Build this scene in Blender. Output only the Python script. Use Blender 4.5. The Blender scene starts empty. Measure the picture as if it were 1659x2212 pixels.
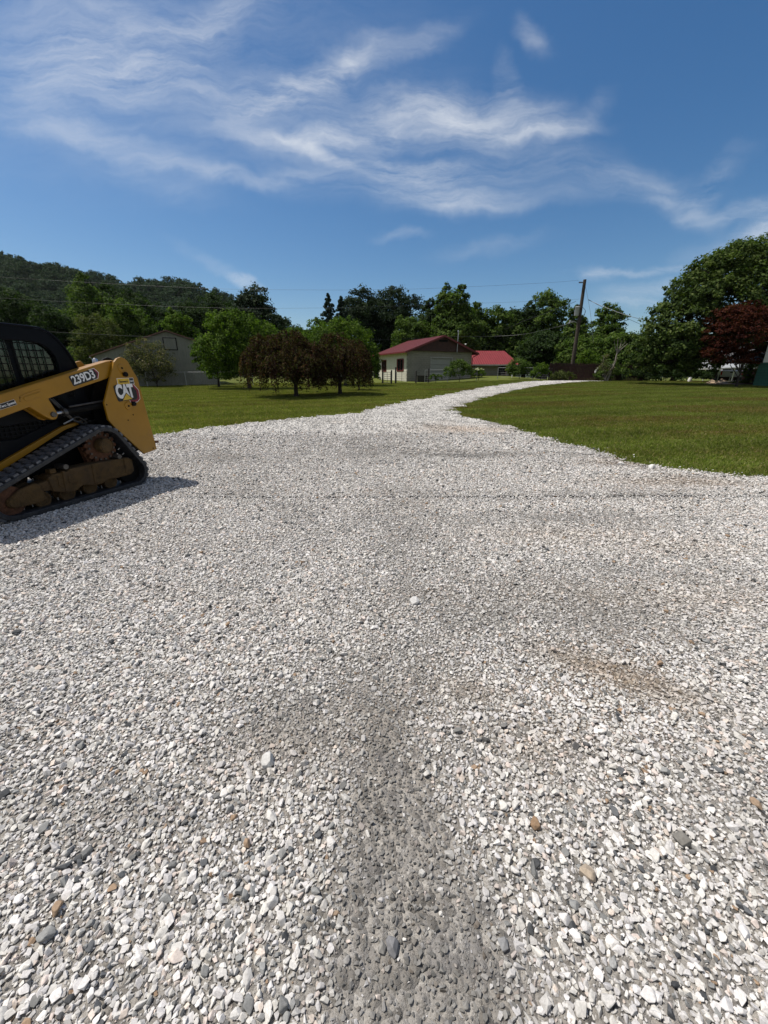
import bpy, bmesh, math, random
import numpy as np
from mathutils import Vector, Matrix
R = math.radians
scene = bpy.context.scene
col = scene.collection
rng = np.random.default_rng(7)
random.seed(7)

# ------------------------------------------------------------------ camera maths
H = 1.5
PITCH = R(19.5)
FX = 830.6; CX = 829.5; CY = 1106.0          # photograph measured on a 1659 x 2212 grid
def ray(u, v):
    xc = (u - CX) / FX; yc = (CY - v) / FX
    return np.array([xc, math.cos(PITCH) + yc * math.sin(PITCH), -math.sin(PITCH) + yc * math.cos(PITCH)])
def W(u, v, y):
    d = ray(u, v)
    return np.array([0, 0, H]) + d * (y / d[1])
def sstep(a, b, x):
    t = np.clip((x - a) / (b - a), 0, 1)
    return t * t * (3 - 2 * t)
def T(x, y):
    """terrain height: level yard, then a gentle rise to a crest"""
    x = np.asarray(x, float); y = np.asarray(y, float)
    t = np.clip(np.minimum(y, 54) - 5, 0, None)
    z = .0285 * t * t / (t + 8) - .028
    z = z + sstep(3, 14, x) * .25 * (t / 35) ** 1.5
    z = z - sstep(15, 22, x) * np.clip((y - 39) * .05, 0, .9)
    return z
def G(u, v):
    d = ray(u, v); t = 0.5
    for i in range(4000):
        p = np.array([0, 0, H]) + d * t
        if p[2] <= T(p[0], p[1]): return p
        t *= 1.0025
    return p
def gx(u, y): return (u - CX) / 881. * y
def gp(u, y):
    x = gx(u, y); return Vector((x, y, float(T(x, y))))

# ------------------------------------------------------------------ tagging
def tag(o, label=None, cat=None, group=None, kind=None):
    if label: o['label'] = label
    if cat: o['category'] = cat
    if group: o['group'] = group
    if kind: o['kind'] = kind
    return o
def thing(name, loc, label, cat, rz=0, group=None):
    o = bpy.data.objects.new(name, None); col.objects.link(o)
    o.empty_display_size = .2
    o.location = loc; o.rotation_euler = (0, 0, rz)
    return tag(o, label, cat, group)

# ------------------------------------------------------------------ materials
def nt_new(name):
    m = bpy.data.materials.new(name); m.use_nodes = True
    n = m.node_tree; b = n.nodes['Principled BSDF']
    return m, n, b
def N(n, t, **kw):
    x = n.nodes.new(t)
    for k, v in kw.items():
        if k in x.inputs: x.inputs[k].default_value = v
        else: setattr(x, k, v)
    return x
def ramp(n, fac, stops, interp='LINEAR'):
    r = n.nodes.new('ShaderNodeValToRGB'); r.color_ramp.interpolation = interp
    e = r.color_ramp.elements
    while len(e) > 1: e.remove(e[-1])
    e[0].position = stops[0][0]; e[0].color = (*stops[0][1], 1)
    for p, c in stops[1:]:
        k = e.new(p); k.color = (*c, 1)
    n.links.new(fac, r.inputs[0]); return r.outputs[0]
def mixc(n, fac, a, b, mode='MIX'):
    m = n.nodes.new('ShaderNodeMix'); m.data_type = 'RGBA'; m.blend_type = mode
    for s, i in ((fac, 0), (a, 6), (b, 7)):
        if hasattr(s, 'is_output'): n.links.new(s, m.inputs[i])
        elif i == 0: m.inputs[0].default_value = s
        else: m.inputs[i].default_value = (*s, 1)
    return m.outputs[2]
def fmath(n, op, a, b=None, c=None):
    m = n.nodes.new('ShaderNodeMath'); m.operation = op
    for i, s in enumerate((a, b, c)):
        if s is None: continue
        if hasattr(s, 'is_output'): n.links.new(s, m.inputs[i])
        else: m.inputs[i].default_value = s
    return m.outputs[0]
def mat(name, c, rough=.6, metal=0, var=.25, scale=8, c2=None, bump=0, bscale=60, dirt=None, dscale=3, damt=.5, spec=.5, coat=0):
    """base colour broken by noise, optional dirt patches and bump"""
    m, n, b = nt_new(name)
    tc = N(n, 'ShaderNodeTexCoord')
    no = N(n, 'ShaderNodeTexNoise', Scale=scale, Detail=6.0, Roughness=.6)
    n.links.new(tc.outputs['Object'], no.inputs['Vector'])
    lo = tuple(x * (1 - var) for x in c); hi = tuple(min(1, x * (1 + var)) for x in (c2 or c))
    cc = ramp(n, no.outputs[0], [(.3, lo), (.7, hi)])
    if dirt:
        d = N(n, 'ShaderNodeTexNoise', Scale=dscale, Detail=8.0, Roughness=.7)
        n.links.new(tc.outputs['Object'], d.inputs['Vector'])
        f = ramp(n, d.outputs[0], [(.62 - .25 * damt, (0, 0, 0)), (.75, (damt + .3,) * 3)])
        cc = mixc(n, f, cc, dirt)
    n.links.new(cc, b.inputs['Base Color'])
    b.inputs['Roughness'].default_value = rough; b.inputs['Metallic'].default_value = metal
    b.inputs['Specular IOR Level'].default_value = spec
    if coat: b.inputs['Coat Weight'].default_value = coat; b.inputs['Coat Roughness'].default_value = .2
    if bump:
        bn = N(n, 'ShaderNodeTexNoise', Scale=bscale, Detail=5.0)
        n.links.new(tc.outputs['Object'], bn.inputs['Vector'])
        bp = N(n, 'ShaderNodeBump', Strength=bump, Distance=.02)
        n.links.new(bn.outputs[0], bp.inputs['Height']); n.links.new(bp.outputs[0], b.inputs['Normal'])
    return m
def foliage(name, stops, trans=.30, rough=.8):
    """leaves: colour varies leaf by leaf and clump by clump"""
    m, n, b = nt_new(name)
    g = N(n, 'ShaderNodeNewGeometry'); a = N(n, 'ShaderNodeAttribute', attribute_name='tone')
    f = fmath(n, 'MULTIPLY_ADD', g.outputs['Random Per Island'], .55, fmath(n, 'MULTIPLY', a.outputs['Fac'], .45))
    k = len(stops)
    c = ramp(n, f, [(.12 + .76 * i / (k - 1), s) for i, s in enumerate(stops)])
    n.links.new(c, b.inputs['Base Color']); b.inputs['Roughness'].default_value = rough
    b.inputs['Specular IOR Level'].default_value = .10
    t = N(n, 'ShaderNodeBsdfTranslucent')
    c2 = mixc(n, 1.0, c, (1.25, 1.5, .55), 'MULTIPLY'); n.links.new(c2, t.inputs[0])
    mx = N(n, 'ShaderNodeMixShader'); mx.inputs[0].default_value = trans
    n.links.new(b.outputs[0], mx.inputs[1]); n.links.new(t.outputs[0], mx.inputs[2])
    n.links.new(mx.outputs[0], n.nodes['Material Output'].inputs[0])
    return m
M = {}
M['yellow'] = mat('loader_yellow', (.33, .162, .004), .42, var=.10, scale=3, dirt=(.19, .10, .028), dscale=4, damt=.26, bump=.04, bscale=25, coat=.15)
M['dirty_yellow'] = mat('dirty_undercarriage', (.078, .043, .010), .85, var=.5, scale=14, dirt=(.045, .027, .015), dscale=7, damt=.6, bump=.5, bscale=45)
M['cab_black'] = mat('cab_black', (.005, .006, .009), .4, var=.2, spec=.10)
M['black'] = mat('matte_black', (.005, .005, .005), .7, var=.3, spec=.15)
M['rubber'] = mat('track_rubber', (.020, .021, .024), .55, var=.4, scale=18, dirt=(.12, .11, .10), dscale=9, damt=.25, bump=.3, bscale=60)
M['tread'] = mat('track_tread_sky_sheen', (.085, .092, .108), .42, var=.35, scale=18, dirt=(.16, .15, .14), dscale=9, damt=.2, bump=.3, bscale=60)  # rubber coloured paler and bluer to stand in for reflected sky
M['steel'] = mat('worn_steel', (.55, .55, .56), .3, .9, var=.2)
M['slit_pale'] = mat('pale_light_slit', (.75, .75, .76), .35, .3, var=.1)  # near-white, for slits of light seen through the belt
M['dark_steel'] = mat('dark_steel', (.09, .085, .08), .45, .6, var=.4, scale=20)
M['rust'] = mat('rusty_sprocket', (.10, .042, .02), .75, .2, var=.4, scale=20, bump=.4)
M['white_decal'] = mat('white_decal', (.78, .78, .78), .4, var=.05)
M['black_decal'] = mat('black_decal', (.012, .012, .014), .4, var=.05)
M['red_decal'] = mat('red_decal', (.22, .012, .03), .4, var=.08)
M['gold_decal'] = mat('gold_decal', (.62, .40, .04), .4, var=.1)
M['bark'] = mat('bark', (.036, .028, .022), .9, var=.45, scale=9, bump=.8, bscale=22)
M['pale_bark'] = mat('bare_branch_bark', (.26, .23, .20), .9, var=.35, scale=9, bump=.5, bscale=22)
M['pole_wood'] = mat('pole_wood', (.055, .042, .032), .9, var=.35, scale=5, bump=.5)
M['post_wood'] = mat('weathered_post', (.035, .033, .03), .9, var=.4, scale=9)
M['fence_red'] = mat('red_brown_fence', (.032, .011, .008), .85, var=.4, scale=3)
M['galv'] = mat('galvanised', (.38, .39, .40), .4, .6, var=.15)
M['wire'] = mat('overhead_wire', (.05, .055, .06), .5, .3, var=.1)
M['ceramic'] = mat('transformer_grey', (.42, .44, .45), .4, .1, var=.1)
M['stucco'] = mat('cream_stucco', (.62, .60, .50), .9, var=.10, scale=3, bump=.3, bscale=30)
M['white_paint'] = mat('white_siding_paint', (.72, .73, .72), .6, var=.06, scale=2)
M['red_trim'] = mat('dark_red_trim', (.14, .022, .022), .5, var=.15)
M['brown_gable'] = mat('dark_gable_boards', (.045, .018, .015), .75, var=.3, scale=3)
M['dark_glass'] = mat('dark_window_glass', (.012, .014, .016), .08, var=.1)
M['garage'] = mat('garage_door_grey', (.29, .30, .275), .55, var=.06, scale=2)
M['stone_slab'] = mat('tan_sandstone', (.44, .33, .22), .85, var=.25, scale=6, bump=.4)
M['silver_paint'] = mat('silver_car_paint', (.42, .44, .47), .28, .5, var=.05, coat=.6)
M['tyre'] = mat('tyre', (.015, .015, .015), .8, var=.3)
M['tail_red'] = mat('tail_lamp_red', (.30, .01, .01), .2, var=.1)
M['grey_shingle'] = mat('grey_shingles', (.10, .10, .105), .9, var=.3, scale=30)
M['green_paint'] = mat('dark_green_paint', (.030, .115, .085), .6, var=.2, scale=3)
M['soil'] = mat('bare_red_soil', (.19, .10, .06), .95, var=.35, scale=6, bump=.7, bscale=18)
M['cloth_white'] = mat('white_plastic', (.75, .75, .74), .5, var=.05)

def siding(name, c, period, axis='z', depth=.4, rough=.6, var=.1):
    """ribbed or lapped sheeting: bump by a wave across the given object axis"""
    m, n, b = nt_new(name)
    tc = N(n, 'ShaderNodeTexCoord'); s = N(n, 'ShaderNodeSeparateXYZ'); n.links.new(tc.outputs['Object'], s.inputs[0])
    a = s.outputs['XYZ'.index(axis.upper())]
    f = fmath(n, 'FRACT', fmath(n, 'DIVIDE', a, period))
    h = fmath(n, 'PINGPONG', f, .5) if axis != 'z' else f
    no = N(n, 'ShaderNodeTexNoise', Scale=1.7, Detail=5.0); n.links.new(tc.outputs['Object'], no.inputs['Vector'])
    cc = ramp(n, no.outputs[0], [(.3, tuple(x * (1 - var) for x in c)), (.7, tuple(x * (1 + var) for x in c))])
    n.links.new(cc, b.inputs['Base Color']); b.inputs['Roughness'].default_value = rough; b.inputs['Specular IOR Level'].default_value = .2
    bp = N(n, 'ShaderNodeBump', Strength=depth, Distance=period * .35)
    n.links.new(h, bp.inputs['Height']); n.links.new(bp.outputs[0], b.inputs['Normal'])
    return m
M['shed_siding'] = siding('grey_metal_siding', (.215, .22, .19), .23, 'x', .6)
M['red_roof'] = siding('red_metal_roof', (.20, .030, .034), .30, 'x', .8, .6)
M['white_siding'] = siding('white_lap_siding', (.74, .75, .75), .14, 'z', .5)
def blocks(name, c, mortar, bw=.4, bh=.2, patch=0.0):
    m, n, b = nt_new(name)
    tc = N(n, 'ShaderNodeTexCoord'); mp = N(n, 'ShaderNodeMapping'); mp.inputs['Rotation'].default_value = (R(90), 0, 0)
    n.links.new(tc.outputs['Object'], mp.inputs[0])
    bt = N(n, 'ShaderNodeTexBrick', Scale=1.0); n.links.new(mp.outputs[0], bt.inputs['Vector'])
    bt.inputs['Brick Width'].default_value = bw; bt.inputs['Row Height'].default_value = bh
    bt.inputs['Mortar Size'].default_value = .012
    bt.inputs['Color1'].default_value = (*c, 1); bt.inputs['Color2'].default_value = (*[x * .88 for x in c], 1); bt.inputs['Mortar'].default_value = (*mortar, 1)
    no = N(n, 'ShaderNodeTexNoise', Scale=.9, Detail=5.0); n.links.new(tc.outputs['Object'], no.inputs['Vector'])
    cc = mixc(n, ramp(n, no.outputs[0], [(.4, (0, 0, 0)), (.7, (patch,) * 3)]), bt.outputs[0], [min(1, x * 1.6) for x in c])
    n.links.new(cc, b.inputs['Base Color']); b.inputs['Roughness'].default_value = .9
    bp = N(n, 'ShaderNodeBump', Strength=.5, Distance=.01); n.links.new(bt.outputs['Fac'], bp.inputs['Height']); bp.invert = True
    n.links.new(bp.outputs[0], b.inputs['Normal'])
    return m
M['block'] = blocks('grey_block', (.22, .212, .175), (.30, .29, .26), .42, .2, .45)
M['green_block'] = blocks('green_painted_block', (.035, .12, .09), (.02, .07, .055), .4, .2, .1)

FO = {}
FO['mid'] = foliage('leaves_mid_green', [(.024, .046, .010), (.050, .088, .017), (.082, .130, .026), (.115, .160, .038)])
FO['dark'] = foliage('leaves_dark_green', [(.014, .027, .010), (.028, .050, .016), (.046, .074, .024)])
FO['pine'] = foliage('needles_dark', [(.013, .024, .013), (.024, .042, .021), (.042, .062, .029)], .15)
FO['spruce'] = foliage('needles_blue_green', [(.014, .026, .020), (.030, .05, .038), (.05, .075, .055)], .15)
FO['lime'] = foliage('leaves_fresh_green', [(.024, .048, .008), (.054, .098, .013), (.090, .145, .020), (.130, .185, .034)], .36)
FO['olive'] = foliage('leaves_olive', [(.030, .042, .012), (.062, .078, .022), (.105, .118, .04)])
FO['maple'] = foliage('leaves_broad_maple', [(.020, .036, .010), (.044, .074, .018), (.082, .118, .030), (.125, .155, .050)])
FO['purple'] = foliage('leaves_purple_cherry', [(.014, .008, .008), (.034, .013, .012), (.044, .028, .012), (.054, .064, .016), (.11, .05, .034)], .3)
FO['red'] = foliage('leaves_red_maple', [(.022, .006, .005), (.045, .011, .008), (.074, .020, .012), (.085, .034, .018)], .35)
FO['pale'] = foliage('leaves_pale_bush', [(.035, .045, .018), (.075, .082, .033), (.12, .125, .055), (.25, .20, .13)])
FO['hill'] = foliage('leaves_hill_forest', [(.018, .037, .019), (.032, .060, .029), (.052, .088, .040)], .15)
FO['white_flower'] = foliage('white_flower_heads', [(.55, .55, .42), (.66, .66, .55)], .2)

# ------------------------------------------------------------------ mesh builder
class MB:
    def __init__(s): s.v = []; s.f = []
    def add(s, vs, fs):
        o = len(s.v); s.v += [tuple(map(float, p)) for p in vs]; s.f += [tuple(i + o for i in f) for f in fs]; return s
    def box(s, x0, x1, y0, y1, z0, z1):
        return s.add([(x, y, z) for z in (z0, z1) for y in (y0, y1) for x in (x0, x1)],
                     [(0, 2, 3, 1), (4, 5, 7, 6), (0, 1, 5, 4), (2, 6, 7, 3), (0, 4, 6, 2), (1, 3, 7, 5)])
    def prism(s, poly, y0, y1):
        """polygon in (x,z) extruded along y"""
        n = len(poly)
        return s.add([(x, y0, z) for x, z in poly] + [(x, y1, z) for x, z in poly],
                     [tuple(range(n)), tuple(range(2 * n - 1, n - 1, -1))] + [(i, i + n, (i + 1) % n + n, (i + 1) % n) for i in range(n)])
    def ring(s, outer, inner, y0, y1):
        """plate with a hole: equal point counts, in (x,z), extruded along y"""
        n = len(outer); vs = [(x, y, z) for y in (y0, y1) for lp in (outer, inner) for x, z in lp]; fs = []
        for i in range(n):
            j = (i + 1) % n
            fs += [(i, j, n + j, n + i), (2 * n + i, 3 * n + i, 3 * n + j, 2 * n + j), (i, 2 * n + i, 2 * n + j, j), (n + i, n + j, 3 * n + j, 3 * n + i)]
        return s.add(vs, fs)
    def tube(s, pts, rad, k=8, caps=True):
        pts = [Vector(p) for p in pts]; n = len(pts)
        rad = rad if hasattr(rad, '__len__') else [rad] * n
        vs = []; fs = []; up = Vector((0, 0, 1))
        for i, p in enumerate(pts):
            d = (pts[min(i + 1, n - 1)] - pts[max(i - 1, 0)]).normalized()
            a = d.cross(up if abs(d.z) < .95 else Vector((1, 0, 0))).normalized(); b = d.cross(a)
            for j in range(k):
                t = 2 * math.pi * j / k; vs.append(p + (a * math.cos(t) + b * math.sin(t)) * rad[i])
        for i in range(n - 1):
            for j in range(k):
                q = (j + 1) % k; fs.append((i * k + j, i * k + q, (i + 1) * k + q, (i + 1) * k + j))
        if caps: fs += [tuple(range(k - 1, -1, -1)), tuple(range((n - 1) * k, n * k))]
        return s.add(vs, fs)
    def cyl_y(s, x, z, prof, k=32):
        """lathe about the y axis: prof is [(y, r)...]"""
        vs = []; fs = []; n = len(prof)
        for y, r in prof:
            for j in range(k):
                t = 2 * math.pi * j / k; vs.append((x + r * math.cos(t), y, z + r * math.sin(t)))
        for i in range(n - 1):
            for j in range(k):
                q = (j + 1) % k; fs.append((i * k + j, (i + 1) * k + j, (i + 1) * k + q, i * k + q))
        fs += [tuple(range(k)), tuple(range(n * k - 1, (n - 1) * k - 1, -1))]
        return s.add(vs, fs)
    def build(s, name, m, parent=None, bevel=0, smooth=False, loc=None):
        me = bpy.data.meshes.new(name); me.from_pydata(s.v, [], s.f); me.update()
        bm = bmesh.new(); bm.from_mesh(me); bmesh.ops.recalc_face_normals(bm, faces=bm.faces); bm.to_mesh(me); bm.free()
        me.materials.append(m)
        o = bpy.data.objects.new(name, me); col.objects.link(o)
        if parent: o.parent = parent
        if loc is not None: o.location = loc
        if bevel:
            b = o.modifiers.new('b', 'BEVEL'); b.width = bevel; b.segments = 2; b.limit_method = 'ANGLE'; b.angle_limit = R(35)
        if smooth: sm(o)
        return o
def sm(o, ang=40):
    me = o.data
    me.polygons.foreach_set('use_smooth', [True] * len(me.polygons))
    try: me.set_sharp_from_angle(angle=R(ang))
    except Exception: pass
def np_mesh(name, V, F, m, parent=None, tone=None, loc=None, smooth=False):
    """V (n,3), F (f,k) arrays"""
    me = bpy.data.meshes.new(name); nf, k = F.shape
    me.vertices.add(len(V)); me.vertices.foreach_set('co', np.ascontiguousarray(V, np.float32).ravel())
    me.loops.add(nf * k); me.loops.foreach_set('vertex_index', np.ascontiguousarray(F, np.int32).ravel())
    me.polygons.add(nf); me.polygons.foreach_set('loop_start', np.arange(0, nf * k, k, dtype=np.int32))
    me.update(calc_edges=True)
    if tone is not None:
        a = me.attributes.new('tone', 'FLOAT', 'POINT'); a.data.foreach_set('value', np.ascontiguousarray(tone, np.float32))
    if smooth: me.polygons.foreach_set('use_smooth', [True] * nf)
    if m: me.materials.append(m)
    o = bpy.data.objects.new(name, me)
    col.objects.link(o)
    if parent: o.parent = parent
    if loc is not None: o.location = loc
    return o

# ------------------------------------------------------------------ foliage
def unit(a): return a / np.maximum(np.linalg.norm(a, axis=-1, keepdims=True), 1e-9)
def leaf_quads(P, nrm, size, g, tone, aspect=.62):
    """a kite-shaped folded leaf at every point"""
    n = len(P); a = unit(np.cross(nrm, g.normal(size=(n, 3)))); b = np.cross(nrm, a)
    s = (size * g.uniform(.6, 1.25, n))[:, None]; w = s * aspect
    fold = nrm * s * g.uniform(-.05, .25, (n, 1))
    V = np.stack([P - a * s * .5, P + b * w * .5 + fold + a * s * .05, P + a * s * .5, P - b * w * .5 + fold + a * s * .05], 1).reshape(-1, 3)
    F = np.arange(n * 4).reshape(n, 4)
    return V, F, np.repeat(tone, 4)
def crown_arrays(blobs, n, leaf, seed, clump=.30, up=.45, shell=.62, flat=.7, droop=0, per=28):
    g = np.random.default_rng(seed); B = np.array(blobs, float)
    area = (B[:, 3] * B[:, 4] + B[:, 3] * B[:, 5] + B[:, 4] * B[:, 5]); share = area / area.sum()
    PP = []; NN = []; TT = []
    for bl, sh in zip(B, share):
        k = max(6, int(n * sh / per)); d = unit(g.normal(size=(k, 3))); d[:, 2] = np.where(d[:, 2] < -.55, -d[:, 2] * .7, d[:, 2])
        rad = g.uniform(shell, 1.04, k) ** .7
        c = bl[:3] + d * rad[:, None] * bl[3:6]
        rr = clump * bl[3:6].mean() * g.uniform(.55, 1.3, k)
        q = unit(g.normal(size=(k, per, 3))) * (g.uniform(0, 1, (k, per, 1)) ** .45) * rr[:, None, None]
        q[..., 2] *= flat
        p = c[:, None] + q
        if droop: p[..., 2] -= droop * g.uniform(0, 1, (k, per))
        nn = unit(q * .9 / rr[:, None, None] + d[:, None] * .5 + np.array([0, 0, up]) + g.normal(size=(k, per, 3)) * .55)
        PP.append(p.reshape(-1, 3)); NN.append(nn.reshape(-1, 3)); TT.append(np.repeat(g.uniform(0, 1, k), per))
    P = np.concatenate(PP); NN = np.concatenate(NN); TT = np.concatenate(TT)
    return leaf_quads(P, NN, leaf, g, TT)
def crown(name, blobs, n, leaf, seed, m, parent, **kw):
    V, F, t = crown_arrays(blobs, n, leaf, seed, **kw)
    return np_mesh(name, V, F, m, parent, t)
def trunk_mesh(parent, h, r, blobs, seed, m='bark', lean=(0, 0), nl=None, fork=.35, name='trunk'):
    g = random.Random(seed); mb = MB()
    top = Vector((lean[0], lean[1], h)); pts = []; rad = []
    for i in range(7):
        t = i / 6; pts.append(Vector((lean[0] * t + g.uniform(-.3, .3) * r * (t > 0), lean[1] * t + g.uniform(-.3, .3) * r * (t > 0), h * t - (.15 if i == 0 else 0))))
        rad.append(r * ((1.5 if i == 0 else 1.12 if i == 1 else 1) - .55 * t))
    mb.tube(pts, rad, 9)
    for b in (blobs if nl is None else blobs[:nl]):
        s = pts[min(6, max(1, int(6 * (fork + g.uniform(0, .5)))))]; e = Vector(b[:3]); mid = s.lerp(e, .5) + Vector((g.uniform(-.2, .2), g.uniform(-.2, .2), .12)) * b[3]
        mb.tube([s, s.lerp(mid, .5) + Vector((0, 0, .03)), mid, mid.lerp(e, .6), e], [r * .45, r * .38, r * .28, r * .18, r * .07], 6)
        for q in range(3):
            o = Vector((g.uniform(-1, 1) * b[3], g.uniform(-1, 1) * b[4], g.uniform(-.3, .9) * b[5])) * .8
            mb.tube([mid.lerp(e, g.uniform(.1, .8)), e + o * .5, e + o], [r * .16, r * .1, r * .04], 5)
    return mb.build(name, M[m], parent, smooth=True)
def px_blobs(base, y, specs):
    """blobs written as (u, v, ru, rv, dy) on the photograph's grid, turned to metres round the tree's own base"""
    out = []
    for (u, v, ru, rv, dy) in specs:
        p = W(u, v, y + dy); s = (y + dy) / 881.
        out.append((p[0] - base[0], p[1] - base[1], p[2] - base[2], ru * s, (ru + rv) * .5 * s, rv * s * .95))
    return out

# ------------------------------------------------------------------ camera, sun, sky
cam = bpy.data.cameras.new('camera'); co = bpy.data.objects.new('camera', cam); col.objects.link(co)
co.location = (0, 0, H); co.rotation_euler = (R(90) - PITCH, 0, 0)
cam.sensor_fit = 'VERTICAL'; cam.sensor_height = 36; cam.lens = 36 * FX / 2212; cam.clip_start = .05; cam.clip_end = 4000
scene.camera = co
SUN = Vector((-.49, .14, 1.0)).normalized()
sl = bpy.data.lights.new('sun', 'SUN'); so = bpy.data.objects.new('sun', sl); col.objects.link(so)
sl.energy = 5.0; sl.angle = R(.5); sl.color = (1, .94, .86)
so.rotation_euler = (-SUN).to_track_quat('-Z', 'Y').to_euler(); so.location = (-20, 10, 40)
scene.view_settings.view_transform = 'Standard'; scene.view_settings.look = 'None'; scene.view_settings.exposure = 0; scene.view_settings.gamma = 1

w = bpy.data.worlds.new('World'); scene.world = w; w.use_nodes = True
n = w.node_tree; L = n.links.new; bg = n.nodes['Background']; bg.inputs[1].default_value = .10
sky = N(n, 'ShaderNodeTexSky', sky_type='NISHITA', sun_disc=False)
sky.sun_elevation = math.asin(SUN.z); sky.sun_rotation = math.atan2(SUN.x, SUN.y); sky.altitude = 300; sky.air_density = 1.0; sky.dust_density = .9; sky.ozone_density = 1.3
tc = N(n, 'ShaderNodeTexCoord'); sx = N(n, 'ShaderNodeSeparateXYZ'); L(tc.outputs['Generated'], sx.inputs[0])
yy = fmath(n, 'MAXIMUM', sx.outputs[1], .06)
cb = N(n, 'ShaderNodeCombineXYZ'); L(fmath(n, 'DIVIDE', sx.outputs[0], yy), cb.inputs[0]); L(fmath(n, 'DIVIDE', sx.outputs[2], yy), cb.inputs[1])
wn = N(n, 'ShaderNodeTexNoise', Scale=3.2, Detail=5.0, Roughness=.6); L(cb.outputs[0], wn.inputs['Vector'])
wv = N(n, 'ShaderNodeVectorMath', operation='MULTIPLY_ADD'); L(wn.outputs['Color'], wv.inputs[0]); wv.inputs[1].default_value = (.19, .13, 0); 
off = N(n, 'ShaderNodeVectorMath', operation='ADD'); L(cb.outputs[0], off.inputs[0]); off.inputs[1].default_value = (-.095, -.065, 0); L(off.outputs[0], wv.inputs[2])
P2 = wv.outputs[0]
def fibre(rot, sc, seed):
    mp = N(n, 'ShaderNodeMapping'); L(P2, mp.inputs[0]); mp.inputs['Rotation'].default_value = (0, 0, rot); mp.inputs['Scale'].default_value = sc; mp.inputs['Location'].default_value = (seed, seed * 1.7, 0)
    f = N(n, 'ShaderNodeTexNoise', Scale=1.0, Detail=9.0, Roughness=.66, Distortion=.25); L(mp.outputs[0], f.inputs['Vector'])
    r = N(n, 'ShaderNodeMapRange', interpolation_type='SMOOTHSTEP'); L(f.outputs[0], r.inputs[0]); r.inputs[1].default_value = .24; r.inputs[2].default_value = .78
    return r.outputs[0]
def blend(a, b): return fmath(n, 'MAXIMUM', fmath(n, 'SUBTRACT', fmath(n, 'ADD', fmath(n, 'MULTIPLY', a, .78), fmath(n, 'MULTIPLY', b, .56)), .11), 0)
F1 = blend(fibre(R(8), (2.2, 8, 1), 3.1), fibre(R(14), (7, 40, 1), 5.2)); F2 = blend(fibre(R(-24), (2.2, 8, 1), 9.4), fibre(R(-20), (7, 40, 1), 1.2))
strokes = [  # u, v, half length, half width, tilt (up to the right +), strength, fibre
    (130, 50, 260, 110, 10, .50, 1), (480, 30, 140, 50, 20, .38, 1), (340, 180, 130, 60, 0, .42, 0), (560, 205, 170, 50, 5, .45, 1),
    (650, 180, 230, 36, 20, .62, 1), (890, 100, 130, 30, 22, .30, 1), (1150, 75, 50, 34, -35, .40, 0), (1010, 250, 210, 60, -3, .78, 0),
    (1180, 285, 130, 24, 3, .55, 0), (1085, 170, 26, 70, 15, .30, 1), (1270, 240, 60, 40, 45, .26, 1), (700, 305, 220, 36, 2, .58, 0),
    (700, 340, 110, 16, -18, .60, 0), (240, 320, 190, 38, -14, .40, 0), (440, 385, 140, 24, -10, .42, 0), (600, 392, 110, 22, 8, .32, 1),
    (900, 372, 170, 28, -3, .60, 0), (960, 435, 160, 38, -4, .52, 0), (930, 330, 330, 110, 0, .22, 0), (870, 515, 70, 12, 0, .25, 0), (1060, 540, 130, 22, 8, .18, 1),
    (1390, 400, 180, 40, -6, .34, 0), (1470, 440, 130, 30, -25, .45, 0), (1550, 400, 90, 36, 40, .36, 1), (1610, 462, 110, 24, 10, .45, 1),
    (1650, 505, 60, 34, 15, .85, 1), (545, 605, 48, 11, -15, .75, 0), (470, 565, 110, 16, -25, .25, 0), (1420, 584, 170, 10, 4, .50, 1),
    (1420, 622, 130, 22, 8, .50, 1), (1390, 660, 130, 14, 2, .55, 1), (1275, 600, 46, 20, 0, .45, 0), (1560, 560, 120, 40, 5, .35, 1), (400, 200, 520, 220, 10, .26, 1), (150, 200, 200, 90, 12, .30, 1), (780, 240, 260, 70, 8, .30, 1), (520, 290, 150, 40, -10, .35, 0), (820, 400, 300, 60, -4, .26, 0), (300, 100, 330, 90, 14, .35, 1), (760, 140, 110, 40, 24, .3, 1), (1180, 360, 230, 60, -5, .20, 0), (1120, 440, 200, 30, 4, .22, 0), (60, 290, 130, 26, -12, .24, 0), (330, 400, 190, 34, -14, .22, 0)]
acc = None
for (u, v, hl, hw, ang, st, fb) in strokes:
    d = ray(u, v); a = d[0] / d[1]; b = d[2] / d[1]
    d2 = ray(u + 10, v); sxx = abs(d2[0] / d2[1] - a) / 10; d3 = ray(u, v - 10); syy = abs(d3[2] / d3[1] - b) / 10
    mp = N(n, 'ShaderNodeMapping', vector_type='TEXTURE'); L(P2, mp.inputs[0])
    mp.inputs['Location'].default_value = (a, b, 0); mp.inputs['Rotation'].default_value = (0, 0, R(ang)); mp.inputs['Scale'].default_value = (hl * sxx * 1.25, hw * syy * 1.35, 1)
    ln = N(n, 'ShaderNodeVectorMath', operation='LENGTH'); L(mp.outputs[0], ln.inputs[0])
    r = N(n, 'ShaderNodeMapRange', interpolation_type='SMOOTHERSTEP'); L(ln.outputs['Value'], r.inputs[0]); r.inputs[1].default_value = 1.15; r.inputs[2].default_value = 0
    r.inputs[3].default_value = 0; r.inputs[4].default_value = st
    f = fmath(n, 'MULTIPLY', r.outputs[0], F2 if ang < -8 else F1)
    acc = f if acc is None else fmath(n, 'ADD', acc, f)
acc = fmath(n, 'MINIMUM', fmath(n, 'MULTIPLY', acc, .72), .75)
tint = N(n, 'ShaderNodeHueSaturation', Hue=.500, Saturation=1.34, Value=1.0); L(sky.outputs[0], tint.inputs['Color'])
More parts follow.
